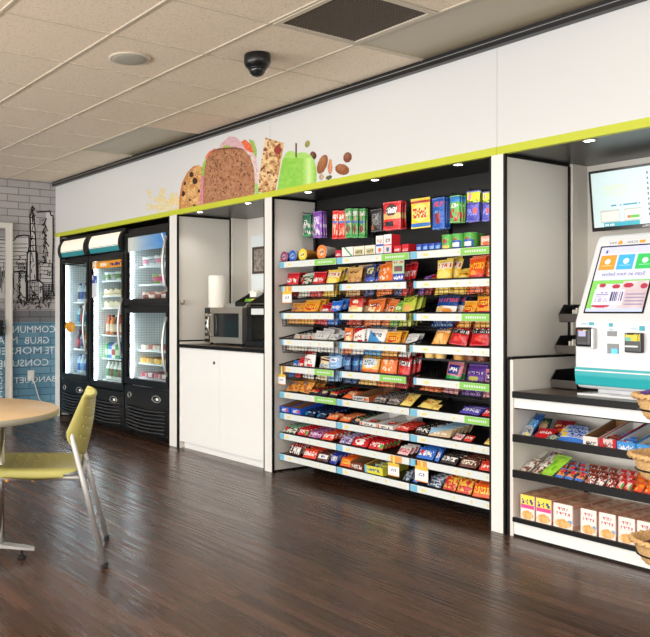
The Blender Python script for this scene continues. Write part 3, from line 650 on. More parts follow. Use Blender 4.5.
for x in (mx0+.05, mx1-.05):
    for y in (my0+.05, 4.4): MB().lathe([(0, CT), (.014, CT), (.012, mz0+.002), (0, mz0+.002)], x, y, 12).build('foot', 'rubber', t)
# paper towel roll on the microwave
t = thing('paper_towel_roll', 'tall white paper towel roll standing on the microwave', 'paper towel', (-6.05, 4.13, mz1))
x, y = onY(217.5, 0, 4.13).x, 4.13
MB().lathe([(.02, mz1+.285), (.02, mz1), (.078, mz1), (.08, mz1+.004), (.08, mz1+.281), (.078, mz1+.285), (.02, mz1+.285)], x, y, 32).build('paper', 'paper', t)
MB().lathe([(.0175, mz1+.0), (.0195, mz1+.0), (.0195, mz1+.284), (.0175, mz1+.284)], x, y, 20).build('core', 'carton', t)
# tray with condiments
tx, ty = -5.72, 4.2
t = thing('condiment_tray', 'grey serving tray on the microwave, heaped with black racks of packets', 'tray', (tx, ty, mz1))
MB().prism([(-5.86, mz1+.001), (-5.6, mz1+.001), (-5.56, mz1+.035), (-5.57, mz1+.037), (-5.61, mz1+.008), (-5.85, mz1+.008), (-5.89, mz1+.037), (-5.9, mz1+.035)], 'y', 4.10, 4.4).build('tray', 'silver', t)
rk = MB(); rk.prism([(4.14, mz1+.01), (4.34, mz1+.01), (4.34, mz1+.13), (4.30, mz1+.13), (4.14, mz1+.05)], 'x', -5.8, -5.79).prism([(4.14, mz1+.01), (4.34, mz1+.01), (4.34, mz1+.13), (4.30, mz1+.13), (4.14, mz1+.05)], 'x', -5.58, -5.57)
rk.box(-5.79, -5.58, 4.14, 4.15, mz1+.01, mz1+.05).box(-5.79, -5.58, 4.33, 4.34, mz1+.01, mz1+.13).box(-5.79, -5.58, 4.24, 4.25, mz1+.01, mz1+.09).box(-5.79, -5.58, 4.15, 4.33, mz1+.009, mz1+.016)
rk.build('rack', 'blackplastic', t)
for k in range(5):
    o = MB(); o.box(-.03, .03, -.004, .004, 0, .05, 0, [(150, 200, 60), (230, 220, 90), (120, 190, 70), (236, 236, 230), (226, 200, 60)][k]); o = o.build('condiment_packet', 'print')
    o.location = (-5.755+k*.035, 4.205+.01*(k % 2), mz1+.03); o.rotation_euler = (-.5, 0, .2*(k-2)); tag(o, ['lime green', 'pale yellow', 'dark green', 'white', 'golden yellow'][k]+' packet in the condiment rack on the microwave', 'packet')
nk = MB(); rr = random.Random(5)
for k in range(7):
    a = rr.uniform(-.6, .6); nk.prism([(-.045, 0), (.04, .005), (.05, .06+rr.random()*.03), (.02, .04+rr.random()*.03), (.0, .055+rr.random()*.04), (-.025, .04+rr.random()*.03), (-.05, .06+rr.random()*.02)], 'y', -.03+k*.012, -.028+k*.012+.002)
o = nk.build('napkins', 'paper'); o.location = (-5.70, 4.29, mz1+.07); tag(o, 'crumpled white napkins in the rack on top of the microwave', 'napkins')
# dispenser box on the back wall and coffee machine
t = thing('wall_dispenser', 'tall pale dispenser cabinet with a dark-framed window, right of the towel roll', 'dispenser', (-5.75, 4.40, 1.22))
MB().box(-5.965, -5.45, 4.43, 4.595, 1.26, 1.90, bev=.008).build('casing', 'inner', t)
f = frame_ring(MB(), -5.93, -5.60, 1.55, 1.79, 4.42, 4.43, .022).build('window_frame', 'wood_dark', t)
mat('smoke', (150, 140, 130), .15, noise=(30, (110, 104, 98), .4, .6)); MB().box(-5.91, -5.62, 4.424, 4.43, 1.57, 1.77).build('window', 'smoke', f)
MB().box(-5.965, -5.45, 4.41, 4.595, 1.23, 1.26, bev=.004).build('lower_lip', 'blackplastic', t)
cx0, cx1 = -5.50, -5.16
t = thing('coffee_machine', 'black coffee machine beside the microwave, partly behind the partition', 'coffee machine', (-5.35, 4.1, CT))
MB().box(cx0, cx1, 4.2, 4.5, CT, CT+.33, bev=.008).box(cx0, cx1, 4.02, 4.2, CT, CT+.05, bev=.005).box(cx0, cx1, 4.04, 4.2, CT+.25, CT+.33, bev=.008).box(cx0, cx0+.06, 4.05, 4.2, CT+.05, CT+.25).build('casing', 'blackplastic', t)
MB().box(cx0+.06, cx1-.02, 4.196, 4.2, CT+.05, CT+.25).build('back_plate', 'steel', t)
MB().box(cx0+.08, cx0+.28, 4.03, 4.04, CT+.265, CT+.315, bev=.003).build('control_label', 'strip', t)
MB().tube([(cx0+.16, 4.1, CT+.25), (cx0+.16, 4.1, CT+.21)], .014, 10).box(cx0+.09, cx0+.2, 4.09, 4.11, CT+.11, CT+.12).build('spout', 'blackplastic', t)
# lock on the side panel
k = onX(181.5, 301.5, -6.256)
t = thing('cabinet_lock', 'small brass key lock on the left side panel of the microwave niche', 'lock', (-6.256, k.y, k.z))
MB().prism([(k.y+.014*math.cos(a*PI/8), k.z+.014*math.sin(a*PI/8)) for a in range(16)], 'x', -6.256, -6.235).build('cylinder', 'steel', t)
MB().box(-6.238, -6.205, k.y-.003, k.y+.003, k.z-.012, k.z+.012).box(-6.238, -6.2, k.y-.018, k.y-.003, k.z-.03, k.z-.01).build('key', 'steel', t)

# ------------------------------------------------------------------ snack bay
BX0, BX1 = -4.888, -2.918
q = MB(); q.box(BX0, BX1, PB, PB+.02, 0, ZS-.001)
for k in range(19): q.box(BX0, BX1, PB-.004, PB, .06+k*.105, .06+k*.105+.09)
bk = q.build('wall_snack_niche', 'backpanel'); struct(bk)
SEC = [(-4.872, -4.246, 'left'), (-4.236, -3.576, 'middle'), (-3.566, -2.934, 'right')]
for x, lab in ((BX0+.012, 'at the left side of the snack bay'), (-4.241, 'between the left and middle snack sections'), (-3.571, 'between the middle and right snack sections'), (BX1-.012, 'at the right side of the snack bay')):
    u = MB(); u.box(x-.012, x+.012, PB-.032, PB-.005, .02, 1.95)
    t = tag(u.build('shelf_upright', 'wire', org=(x, PB-.02, 0)), 'black slotted upright '+lab, 'upright')
    w = MB()
    for k in range(60): w.box(x-.003, x+.003, PB-.0335, PB-.032, .08+k*.03, .09+k*.03)
    w.build('slots', 'vent', t)
YS = D+.06
ZL = [1.587, 1.404, 1.204, 1.006, .806, .610, .450, .298, .140]
ORD = ['top', 'second', 'third', 'fourth', 'fifth', 'sixth', 'seventh', 'eighth', 'bottom']
GREEN = {(0, 0): (315, 336), (0, 1): (382, 409), (0, 2): (461, 491), (2, 2): (462, 491), (4, 0): (315, 333), (4, 1): (380, 406), (4, 2): (460, 491), (5, 0): (315, 337), (5, 2): (465, 491)}
ORANGE = {(1, 0): (285, 292), (4, 0): (278, 286), (7, 1): (391, 402), (7, 2): (416, 427)}
TILT = {0: 0, 1: .2, 2: .2, 3: .2, 4: .2, 5: .10, 6: .10, 7: .10, 8: .10}
def strip(par, x0, x1, zt, key, blue=True):
    s = MB().box(x0, x1, YS-.003, YS+.004, zt-.045, zt, bev=.0015).build('price_strip', 'strip', par)
    MB().box(x0, x1, YS-.004, YS+.006, zt, zt+.005).build('strip_edge', 'edge', par)
    def tg(nm, a, b, m): MB().box(max(a, x0), min(b, x1), YS-.0045, YS-.003, zt-.043, zt-.003).build(nm, m, s)
    wd = .055 if key[0] in (0, 5, 6, 7, 8) else .022
    tg('blue_tag', x0, x0+wd, 'tagblue')
    if key in GREEN: 
        a, b = (onY(u, 300, YS).x for u in GREEN[key]); tg('green_tag', a, b, 'taggreen')
        g = MB()
        for i in range(9): xx = a+(b-a)*(.15+.08*i); g.box(xx, xx+(b-a)*.05, YS-.005, YS-.0045, zt-.029, zt-.017)
        g.build('tag_print', 'strip', s)
    if key in ORANGE: a, b = (onY(u, 300, YS).x for u in ORANGE[key]); tg('orange_tag', a, b, 'tagorange')
    rr = random.Random(key[0]*7+key[1])
    for f in (.14, .55, .72, .88):
        xx = x0+(x1-x0)*(f+rr.uniform(-.03, .03)); MB().box(xx, xx+(.035 if f < .2 else .012), YS-.0042, YS-.003, zt-.031, zt-.017).build('yellow_tag', 'tagyellow', s)
for l, zt in enumerate(ZL):
    for s_, (x0, x1, sn) in enumerate(SEC):
        basket = 1 <= l <= 4 and (l, s_) != (3, 2)
        th = TILT[l]
        t = thing('wire_basket_shelf' if basket else 'snack_shelf',
                  f'black wire basket, {ORD[l]} tier of the {sn} snack section' if basket else f'black shelf with white price strip, {ORD[l]} tier of the {sn} snack section',
                  'basket shelf' if basket else 'shelf', ((x0+x1)/2, YS, zt))
        if not basket:
            d = MB(); dy = PB-.035-YS; rise = dy*math.tan(th)
            d.prism([(YS+.004, zt-.013), (YS+.004+dy-.01, zt-.013+rise), (YS+.004+dy-.01, zt-.002+rise), (YS+.004, zt-.002)], 'x', x0, x1)
            d.build('deck', 'blackplastic', t)
        else:
            xa, xb = x0+.028, x1-.028
            if s_ == 2: xb = x1
            w = MB(); dep = .31; zf = zt-.10; back = zf+dep*math.tan(th)
            for k in range(17): x = xa+(xb-xa)*k/16; w.tube([(x, YS+.006, zt-.002), (x, YS+.008, zf), (x, YS+dep, back), (x, YS+dep, back+.13)], .0022, 4)
            for k in range(5): y = YS+.008+(dep-.008)*k/4; z = zf+(y-YS-.008)*math.tan(th); w.tube([(xa-.0, y, zt+(y-YS)*math.tan(th)), (xa, y, z), (xb, y, z), (xb, y, zt+(y-YS)*math.tan(th))], .0022, 5)
            for k in range(9):
                y = YS+.01+dep*k/9
                for x in (xa-.012, xb+.0 if s_ == 2 else xb+.012): w.tube([(x, y, zt+(y-YS)*math.tan(th)), (x+(.01 if x < x0+.05 else -.01), y, zf+(y-YS)*math.tan(th))], .0028, 4)
            for z in (zt-.06, zt-.08): w.tube([(xa, YS+.007, z), (xb, YS+.007, z)], .0018, 4)
            w.build('wires', 'wire', t)
            zb_ = zt+dep*math.tan(th)
            xr = xb+.004 if s_ == 2 else xb+.022
            MB().tube([(xa-.024, YS-.006, zt+.004), (xr, YS-.006, zt+.004), (xr, YS+dep, zb_), (xa-.024, YS+dep, zb_)], .0055, 6, closed=True).build('rim', 'wire', t)
            k_ = MB()
            for x in (xa+.02, xb-.02): k_.prism([(YS+dep-.02, zb_-.06), (PB-.033, zb_-.01), (PB-.033, zb_+.06), (YS+dep-.02, zb_+.0)], 'x', x-.002, x+.002)
            k_.build('bracket', 'wire', t)
        strip(t, x0 if not basket else xa, x1 if not basket else xb, zt, (l, s_))

# ---- painted wrappers
F35 = dict(A=0o25755, B=0o65656, C=0o34443, D=0o65556, E=0o74647, F=0o74644, G=0o34553, H=0o55755, I=0o72227, K=0o55655, L=0o44447, M=0o57755, N=0o65555, O=0o25552, P=0o65644, R=0o65655, S=0o34216, T=0o72222, U=0o55557, W=0o55775, X=0o55255, Y=0o55222, Z=0o71247)
def glyph(word, a, b):                                # a from right to left: the whole photograph is mirrored
    n = len(word)*4-1; x = min(n-1, int((1-a)*n)) if 0 <= a < 1 else -1; y = min(4, int((1-b)*5))
    if x < 0 or not 0 <= b < 1: return False
    ch, cx = divmod(x, 4)
    if cx == 3 or word[ch] == ' ': return False
    return bool(F35[word[ch]] >> (14-(y*3+cx)) & 1)
def painter(base, ops, seed=0):
    def fn(a, b):
        c = base
        for o in ops:
            k = o[0]
            if k == 'b' and o[1] <= b < o[2]: c = o[3]
            elif k == 'r' and o[1] <= a < o[2] and o[3] <= b < o[4]: c = o[5]
            elif k == 'd' and b > o[1]+(a-.5)*o[2] : c = o[3]
            elif k == 'e' and ((a-o[1])/o[3])**2+((b-o[2])/o[4])**2 < 1: c = o[5]
            elif k == 't' and glyph(o[1], (a-o[2])/(o[3]-o[2]), (b-o[4])/(o[5]-o[4])): c = o[6]
            elif k == 's' and o[1] <= a < o[2] and o[3] <= b < o[4] and h2(int(a*22), int(b*20), seed) > .48: c = o[5]
            elif k == 'n' and o[1] <= a < o[2] and o[3] <= b < o[4] and vn(a*9, b*9, seed) > .52: c = o[5]
        return c
    return fn
R_, O_, Y_, G_, B_, P_, K_, W_, N_, T_ = (200, 30, 36), (232, 110, 36), (240, 200, 60), (80, 160, 60), (40, 90, 180), (96, 56, 150), (30, 28, 32), (238, 236, 232), (90, 52, 34), (206, 160, 96)
LB, LM, NV, PK, DR, CR, DG, MA = (110, 180, 226), (178, 200, 70), (28, 44, 100), (230, 130, 160), (140, 24, 34), (240, 224, 180), (24, 90, 60), (120, 110, 104)
DES = {
 'lays': ('yellow', Y_, [('e', .5, .3, .42, .22, (250, 224, 120)), ('b', .0, .1, (230, 180, 40)), ('r', .08, .95, .56, .84, (236, 224, 200)), ('t', 'LAYS', .1, .92, .58, .8, R_)]),
 'yellow': ('golden yellow', (236, 190, 60), [('e', .5, .35, .35, .2, (250, 230, 150)), ('s', .15, .85, .6, .75, DR)]),
 'cheetos': ('orange red', (232, 88, 34), [('b', 0, .25, R_), ('t', 'CHEETOS', .05, .95, .5, .72, (250, 200, 60)), ('e', .35, .3, .2, .1, (244, 160, 60))]),
 'doritos': ('red', (196, 22, 30), [('r', .06, .94, .46, .68, K_), ('t', 'DORITOS', .04, .96, .48, .66, W_), ('e', .5, .25, .25, .1, (226, 60, 40))]),
 'ranch': ('orange and blue', (226, 150, 60), [('d', .62, .25, B_), ('t', 'DORITOS', .04, .96, .5, .68, W_), ('n', .1, .9, 0, .4, (240, 200, 130)), ('e', .3, .18, .25, .12, (240, 190, 110))]),
 'ruffles': ('blue and white', (24, 70, 140), [('b', 0, .42, W_), ('e', .3, .26, .22, .14, (230, 190, 110)), ('e', .65, .18, .22, .1, (220, 140, 60)), ('t', 'RUFFLES', .05, .95, .58, .78, (220, 80, 80))]),
 'fritos': ('orange and yellow', (240, 166, 50), [('e', .5, .5, .4, .2, R_), ('t', 'FRITOS', .16, .84, .42, .58, Y_), ('b', 0, .15, R_)]),
 'redwhite': ('red and white', W_, [('d', .7, .3, R_), ('s', .15, .8, .3, .5, DR), ('e', .7, .15, .2, .1, R_)]),
 'redbag': ('red', (206, 30, 40), [('s', .12, .88, .35, .6, W_), ('b', .9, 1, DR)]),
 'darkred': ('dark red', DR, [('s', .1, .9, .5, .65, (230, 180, 120)), ('e', .5, .25, .3, .14, (200, 90, 50))]),
 'tan': ('tan', T_, [('s', .2, .8, .65, .8, N_), ('n', 0, 1, 0, .5, (180, 128, 70)), ('b', 0, .1, (90, 100, 80))]),
 'navy': ('navy blue', NV, [('s', .15, .85, .55, .85, (220, 210, 140)), ('b', 0, .35, (60, 90, 190)), ('s', .15, .85, .08, .25, W_)]),
 'orange': ('orange', (236, 110, 32), [('e', .5, .6, .3, .16, (250, 220, 190)), ('e', .5, .28, .28, .12, (250, 230, 200)), ('n', 0, 1, 0, 1, (240, 130, 50))]),
 'orangewhite': ('orange and white', (232, 120, 56), [('n', .1, .9, .05, .5, CR), ('e', .5, .62, .35, .12, (150, 60, 40)), ('s', .2, .8, .55, .68, W_)]),
 'redchip': ('red topped', (196, 50, 30), [('b', 0, .4, CR), ('e', .5, .38, .3, .12, (230, 190, 130)), ('e', .55, .7, .2, .1, (240, 220, 200))]),
 'green': ('green', (110, 170, 70), [('s', .2, .8, .5, .75, (230, 240, 200)), ('n', 0, 1, 0, .4, (230, 180, 90))]),
 'lime': ('lime green', (190, 204, 70), [('s', .15, .85, .6, .8, (60, 120, 40)), ('e', .5, .3, .34, .18, (224, 170, 90))]),
 'white': ('white', (226, 226, 224), [('s', .25, .75, .45, .6, (120, 130, 140)), ('e', .5, .2, .25, .1, (220, 170, 80))]),
 'whitegreen': ('white and green', (230, 232, 226), [('e', .4, .3, .22, .16, (90, 170, 70)), ('s', .2, .8, .6, .75, (100, 110, 100))]),
 'whitered': ('white with red slash', (232, 226, 214), [('d', .9, -1.2, (200, 50, 50)), ('d', 1.05, -1.2, (232, 226, 214)), ('e', .7, .12, .3, .1, O_)]),
 'grey': ('silver grey', (176, 182, 190), [('s', .1, .9, .3, .7, (90, 96, 110)), ('e', .6, .2, .2, .1, (214, 200, 80))]),
 'bluewhite': ('blue and white', (64, 150, 210), [('d', .45, -.7, W_), ('s', .2, .8, .4, .6, (60, 70, 100)), ('b', .9, 1, (190, 160, 90))]),
 'lightblue': ('light blue', (128, 178, 226), [('e', .5, .55, .34, .14, W_), ('s', .2, .8, .48, .62, (80, 130, 200)), ('s', .25, .75, .2, .3, W_)]),
 'navydark': ('dark blue', (30, 70, 130), [('s', .1, .9, .4, .7, LB)]),
 'blue': ('bright blue', (40, 110, 210), [('s', .1, .9, .4, .65, W_), ('e', .3, .25, .2, .12, (220, 60, 80))]),
 'cream': ('cream and brown', CR, [('b', .8, 1, (120, 30, 30)), ('s', .1, .9, .3, .6, (120, 150, 190)), ('b', 0, .12, Y_)]),
 'harvest': ('yellow and white', (236, 190, 90), [('e', .5, .55, .4, .26, (220, 230, 240)), ('s', .2, .8, .42, .66, (110, 120, 130)), ('b', 0, .2, O_)]),
 'purple': ('purple', (98, 60, 150), [('r', .15, .85, .45, .62, (70, 36, 110)), ('t', 'RAISINS', .12, .88, .47, .6, (200, 190, 220)), ('e', .5, .25, .28, .13, (190, 180, 90))]),
 'pinkblue': ('pink, blue and green', (200, 120, 130), [('r', .15, .85, .35, .78, (40, 40, 130)), ('s', .25, .75, .45, .65, W_), ('b', 0, .26, (40, 160, 80))]),
 'brownbag': ('yellow brown', (220, 150, 60), [('n', 0, 1, 0, .6, (170, 96, 40)), ('s', .1, .7, .4, .6, (90, 90, 130))]),
 'multi': ('black, red and orange', (40, 36, 40), [('e', .3, .5, .2, .3, O_), ('e', .7, .6, .2, .25, R_), ('s', .1, .9, .2, .4, CR)]),
 'multi2': ('dark blue and cream', (40, 46, 70), [('e', .6, .5, .25, .3, (220, 180, 140)), ('s', .1, .9, .6, .9, G_)]),
 'silver': ('grey foil', (130, 124, 120), [('n', 0, 1, 0, 1, (70, 60, 60)), ('s', .1, .9, .35, .65, (200, 190, 190))]),
 'yellowbar': ('pale yellow', (230, 204, 110), [('s', .2, .9, .3, .6, (190, 110, 50))]),
 'orangebar': ('orange', (230, 110, 56), [('s', .1, .9, .3, .7, CR)]),
 'orred': ('orange red', (214, 60, 44), [('s', .1, .9, .3, .65, (250, 220, 210))]),
 'purplebar': ('purple', (84, 70, 170), [('s', .1, .9, .3, .7, (210, 210, 240))]),
 'navybar': ('dark blue', (20, 40, 76), [('s', .1, .9, .35, .65, (180, 200, 220)), ('e', .2, .3, .2, .3, (30, 110, 150))]),
 'bluebar': ('blue', (50, 110, 200), [('s', .1, .9, .3, .7, W_), ('e', .25, .6, .12, .2, (220, 60, 70))]),
 'darkwhite': ('black and white lettered', (44, 34, 34), [('s', .05, .95, .25, .75, W_)]),
 'brownbar': ('brown', (96, 50, 36), [('s', .1, .9, .3, .7, (240, 230, 210))]),
 'reese': ('orange with yellow lettering', (226, 90, 30), [('t', 'REESES', .06, .94, .25, .75, (246, 206, 60))]),
 'kitkat': ('red and white', R_, [('e', .5, .5, .34, .36, W_), ('t', 'KIT KAT', .2, .8, .32, .68, R_)]),
 'snick': ('brown, white and blue', (86, 50, 42), [('r', .1, .9, .28, .74, W_), ('t', 'SNICKERS', .12, .88, .34, .68, (40, 60, 160))]),
 'twix': ('gold and brown', (200, 150, 60), [('t', 'TWIX', .2, .8, .2, .8, (150, 30, 30))]),
 'mms': ('black red', (150, 30, 30), [('b', 0, .8, (60, 24, 24)), ('t', 'MMS', .12, .9, .15, .85, W_)]),
 'redbar': ('red', (204, 34, 40), [('s', .1, .9, .25, .7, (250, 236, 230)), ('r', .78, .95, .1, .6, (80, 180, 90))]),
 'orwhite': ('orange and white lettered', (226, 70, 44), [('s', .06, .94, .2, .8, W_)]),
 'deepblue': ('deep blue', (36, 50, 150), [('t', 'MMS', .15, .88, .2, .8, W_)]),
 'pinkpurple': ('pink and purple', (190, 120, 160), [('n', 0, 1, 0, 1, (120, 60, 120)), ('s', .1, .9, .3, .6, (230, 200, 230))]),
 'purplewhite': ('purple and white', (196, 186, 214), [('n', 0, 1, 0, 1, (120, 100, 160)), ('s', .2, .8, .3, .5, (90, 50, 50))]),
 'greenwhite': ('white, red and green', (206, 206, 190), [('n', 0, 1, 0, 1, (60, 70, 50)), ('e', .2, .5, .14, .3, R_), ('b', .8, 1, (110, 160, 130))]),
 'pinkwhite': ('pink and white', (232, 190, 190), [('s', .1, .9, .2, .8, (200, 70, 90)), ('b', .8, 1, W_)]),
 'tanblue': ('tan and light blue', (200, 176, 140), [('d', .6, .8, (150, 196, 226)), ('s', .2, .8, .2, .4, W_)]),
 'silverblue': ('silver and blue', (190, 196, 206), [('n', 0, 1, 0, 1, (70, 90, 120)), ('s', .2, .8, .3, .5, (40, 50, 70))]),
 'redyellow': ('red and yellow', (220, 170, 60), [('n', 0, 1, 0, 1, (200, 50, 40)), ('b', 0, .14, R_), ('s', .1, .9, .3, .5, (190, 30, 40))]),
 'limebar': ('lime green', (160, 220, 60), [('n', .2, .8, .2, .8, (120, 190, 40))]),
 'oatpack': ('white and brown', (206, 196, 184), [('n', 0, 1, 0, 1, (110, 70, 60)), ('s', .1, .9, .3, .6, W_)]),
 'cookiebar': ('blue and orange', (60, 120, 210), [('r', 0, 1, .35, 1, (214, 140, 70)), ('n', 0, 1, .4, 1, (60, 40, 60)), ('e', .7, .7, .2, .2, (210, 50, 80))]),
 'redbrown': ('red brown and white', (150, 50, 36), [('n', 0, 1, 0, .7, (236, 230, 226)), ('s', 0, 1, .6, .9, (90, 40, 30))]),
 'bluepack': ('blue and yellow', (60, 120, 210), [('b', .45, 1, (190, 206, 236)), ('r', .0, .25, .5, 1, Y_), ('s', .3, .95, .5, .9, (60, 60, 160))]),
 'hgreen': ('green', (40, 110, 80), [('n', 0, 1, .1, .6, (190, 190, 180)), ('t', 'G', .3, .7, .5, .75, W_), ('b', 0, .1, (60, 170, 90))]),
 'hpurple': ('purple', (120, 70, 160), [('n', 0, 1, .1, .6, (200, 190, 200)), ('s', .2, .8, .6, .8, (220, 200, 230))]),
 'hred': ('red with nut print', (206, 40, 40), [('n', .08, .92, .12, .86, (210, 170, 140)), ('s', .1, .9, .7, .85, W_), ('r', .1, .9, .55, .64, (70, 110, 180))]),
 'hgreen2': ('green with nut print', (60, 150, 70), [('n', .08, .92, .12, .86, (196, 170, 140)), ('s', .1, .9, .74, .9, W_), ('r', .1, .9, .5, .58, (70, 110, 190)), ('e', .5, .3, .3, .12, (120, 60, 50))]),
 'hdark': ('black', (48, 46, 48), [('s', .2, .8, .3, .8, (140, 140, 140)), ('r', .0, .3, .1, .3, (150, 90, 60))]),
 'hjerky': ('red and tan', (200, 40, 42), [('b', .36, .6, T_), ('e', .5, .7, .34, .22, (70, 50, 50)), ('s', .2, .8, .6, .8, (200, 200, 200)), ('r', .1, .6, .12, .3, K_)]),
 'hyellow': ('yellow and blue', (240, 210, 50), [('e', .5, .52, .44, .3, (250, 226, 120)), ('s', .12, .88, .35, .68, (200, 40, 60)), ('b', 0, .18, (60, 120, 200)), ('b', .84, 1, (190, 50, 50)), ('b', .93, 1, Y_)]),
 'hblue': ('blue', (40, 96, 190), [('s', .1, .9, .72, .86, (220, 80, 100)), ('e', .5, .35, .25, .2, (150, 50, 70)), ('s', .2, .8, .5, .6, LB)]),
 'hmix': ('green and blue', (90, 180, 80), [('b', .75, 1, (60, 140, 210)), ('n', 0, 1, 0, .5, (200, 50, 70)), ('s', .1, .9, .55, .72, W_)]),
 'hlime': ('lime and purple', (80, 80, 180), [('b', .62, 1, (196, 220, 50)), ('e', .3, .82, .14, .12, PK), ('t', 'GUMMY', .08, .92, .56, .7, K_), ('s', .1, .8, .2, .4, (140, 150, 220)), ('e', .72, .35, .14, .1, (220, 70, 60))]),
}
_bm = {}
def bagmesh(des, w, h, t, crimp=True, nx=26, nz=24, lift=0):
    key = (des, round(w, 3), round(h, 3), round(t, 3), lift)
    if key in _bm: return _bm[key]
    m = MB(); fn = painter(DES[des][1], DES[des][2], len(_bm)); cr = .06; rr = random.Random(len(_bm))
    ph = rr.random()*9
    for side_ in (-1, 1):
        o = len(m.v); n1, n2 = (nx, nz) if side_ < 0 else (8, 8)
        for j in range(n2+1):
            for i in range(n1+1):
                a, b = i/n1, j/n2
                bb = max(0, min(1, (b-cr)/(1-2*cr))); bul = (max(0, math.sin(PI*a))**.55)*(max(0, math.sin(PI*bb))**.5)
                wr = .10*math.sin(9*a+ph+6*b)+.10*math.sin(13*b-ph+4*a)
                y = side_*t/2*bul*(1+wr); pinch = 1-.07*math.sin(PI*b)**.6*(1 if t > .02 else .3)
                if crimp and (b < cr*.8 or b > 1-cr*.8): y += .0012*(1 if i % 2 else -1)
                m.v.append(Vector(((a-.5)*w*pinch, y, b*h)))
        for j in range(n2):
            for i in range(n1):
                q = o+j*(n1+1)+i; f = [q, q+1, q+n1+2, q+n1+1]
                c = fn((i+.5)/n1, max(.0, ((j+.5)/n2-lift)/(1-lift)) if (j+.5)/n2 > lift else .5) if side_ < 0 else DES[des][1]
                if side_ < 0 and (j+.5)/n2 <= lift: c = DES[des][1] if h2(i, j, 7) > .3 else mixc(DES[des][1], (240, 230, 210), .5)
                if (j+.5)/n2 > 1-cr or (j+.5)/n2 < cr: c = mixc(DES[des][1], (255, 255, 255), .25)
                m.face(f if side_ < 0 else f[::-1], 0, c, True)
    _bm[key] = m; return m
_made = {}
def product(name, key, builder, mats='foil'):         # one mesh per design and size, shared by its copies
    if key in _made: o = _made[key].copy(); o.parent = None; COL.objects.link(o); return o
    o = builder().build(name, mats); _made[key] = o; return o
WORDS = ['first', 'second', 'third', 'fourth', 'fifth', 'sixth', 'seventh', 'eighth', 'ninth', 'tenth', 'eleventh']
ROWW = ['front', 'second', 'third', 'fourth', 'fifth', 'sixth', 'seventh']
rr = random.Random(11)
NCOUNT = {}
def shelfrow(l, s_, items):
    """items: (kind, design, u0, u1, height, rows, lean) from left to right"""
    zt = ZL[l]; th = TILT[l]; basket = 1 <= l <= 4 and (l, s_) != (3, 2); sn = SEC[s_][2]
    place = f'{ORD[l]} tier, {sn} snack section'
    for n, it in enumerate(items):
        kind, des, u0, u1, hh = it[:5]; rows = it[5] if len(it) > 5 else 1; lean = it[6] if len(it) > 6 else None
        yf = YS+(.02 if not basket else .03)
        for r in range(rows):
            if kind == 'bag':
                t_ = min(.045, (onY(u1, 0, YS).x-onY(u0, 0, YS).x)*.34); ln = .3 if lean is None else lean; pitch = t_*.95/math.cos(ln)+.006; y = yf+t_/2+r*pitch
            elif kind == 'bar': t_ = .016; pitch = .038; y = yf+.004+r*pitch; ln = .95 if lean is None else lean
            elif kind in ('cup', 'can', 'lid'): t_ = 0; pitch = .085; y = yf+.045+r*pitch; ln = 0
            else: t_ = 0; pitch = .07; y = yf+.03+r*pitch; ln = 0
            xa, xb = onY(u0, 0, yf).x, onY(u1, 0, yf).x; w = xb-xa; x = (xa+xb)/2+rr.uniform(-.004, .004)*(r > 0)
            zfl = (zt-.098 if basket else zt-.001)+(y-YS)*math.tan(th)
            yaw = rr.uniform(-.12, .12)
            cw = DES[des][0] if des in DES else des
            if kind == 'bag':
                o = product('snack_bag', ('bag', des, round(w, 3), hh), lambda: bagmesh(des, w, hh, t_, lift=.36 if basket else 0))
                o.rotation_euler = (-ln+rr.uniform(-.09, .06), rr.uniform(-.11, .11), yaw*1.3); noun, cat = 'snack bag', 'snack bag'; zo = .004
            elif kind == 'bar':
                o = product('candy_bar', ('bar', des, round(w, 3), hh), lambda: bagmesh(des, w*.97, hh, t_, nx=22, nz=8))
                o.rotation_euler = (-ln, rr.uniform(-.03, .03), yaw*.9); noun, cat = 'wrapped bar', 'candy bar'; zo = .006
            o.location = (x, y, zfl+zo)
            lab = f'{cw} {noun}, {WORDS[n]} from left, {ROWW[r]} row, {place}'
            if len(lab.split()) > 16: lab = f'{cw} {noun}, {WORDS[n]} from left, {ROWW[r]} row, {ORD[l]} tier {sn} section'
            if len(lab.split()) > 16: lab = f'{cw.split()[0]} {noun}, {WORDS[n]} from left, {ROWW[r]} row, {ORD[l]} tier {sn} section'
            tag(o, lab, cat, f'snacks on the {ORD[l]} tier of the {sn} section')
def B(des, u0, u1, h, rows=2, lean=.3): return ('bag', des, u0, u1, h, rows, lean)
def C(des, u0, u1, h=.05, rows=4, lean=.95): return ('bar', des, u0, u1, h, rows, lean)
# tier 2
shelfrow(1, 0, [B('redbag', 282, 294, .19, 2, .25), B('greenwhite', 296, 307, .18, 2, .3), B('redbag', 308, 319, .19, 3, .3), B('lays', 321, 333, .2, 4, .3)])
shelfrow(1, 1, [B('tan', 343, 358, .2, 3, .2), B('navy', 362, 372, .21, 2, .2), B('orange', 373, 390, .22, 2, .15), B('navy', 393, 400, .15, 1, .2), B('redbag', 400, 407, .21, 3, .2)])
shelfrow(1, 2, [B('hpurple', 416, 422, .15, 3, .6), B('darkred', 423, 430, .15, 2, .6), B('lays', 433, 448, .22, 3, .2), B('yellow', 449, 463, .17, 2, .5), B('cheetos', 465, 481, .22, 2, .15), B('orange', 483, 491, .19, 3, .15)])
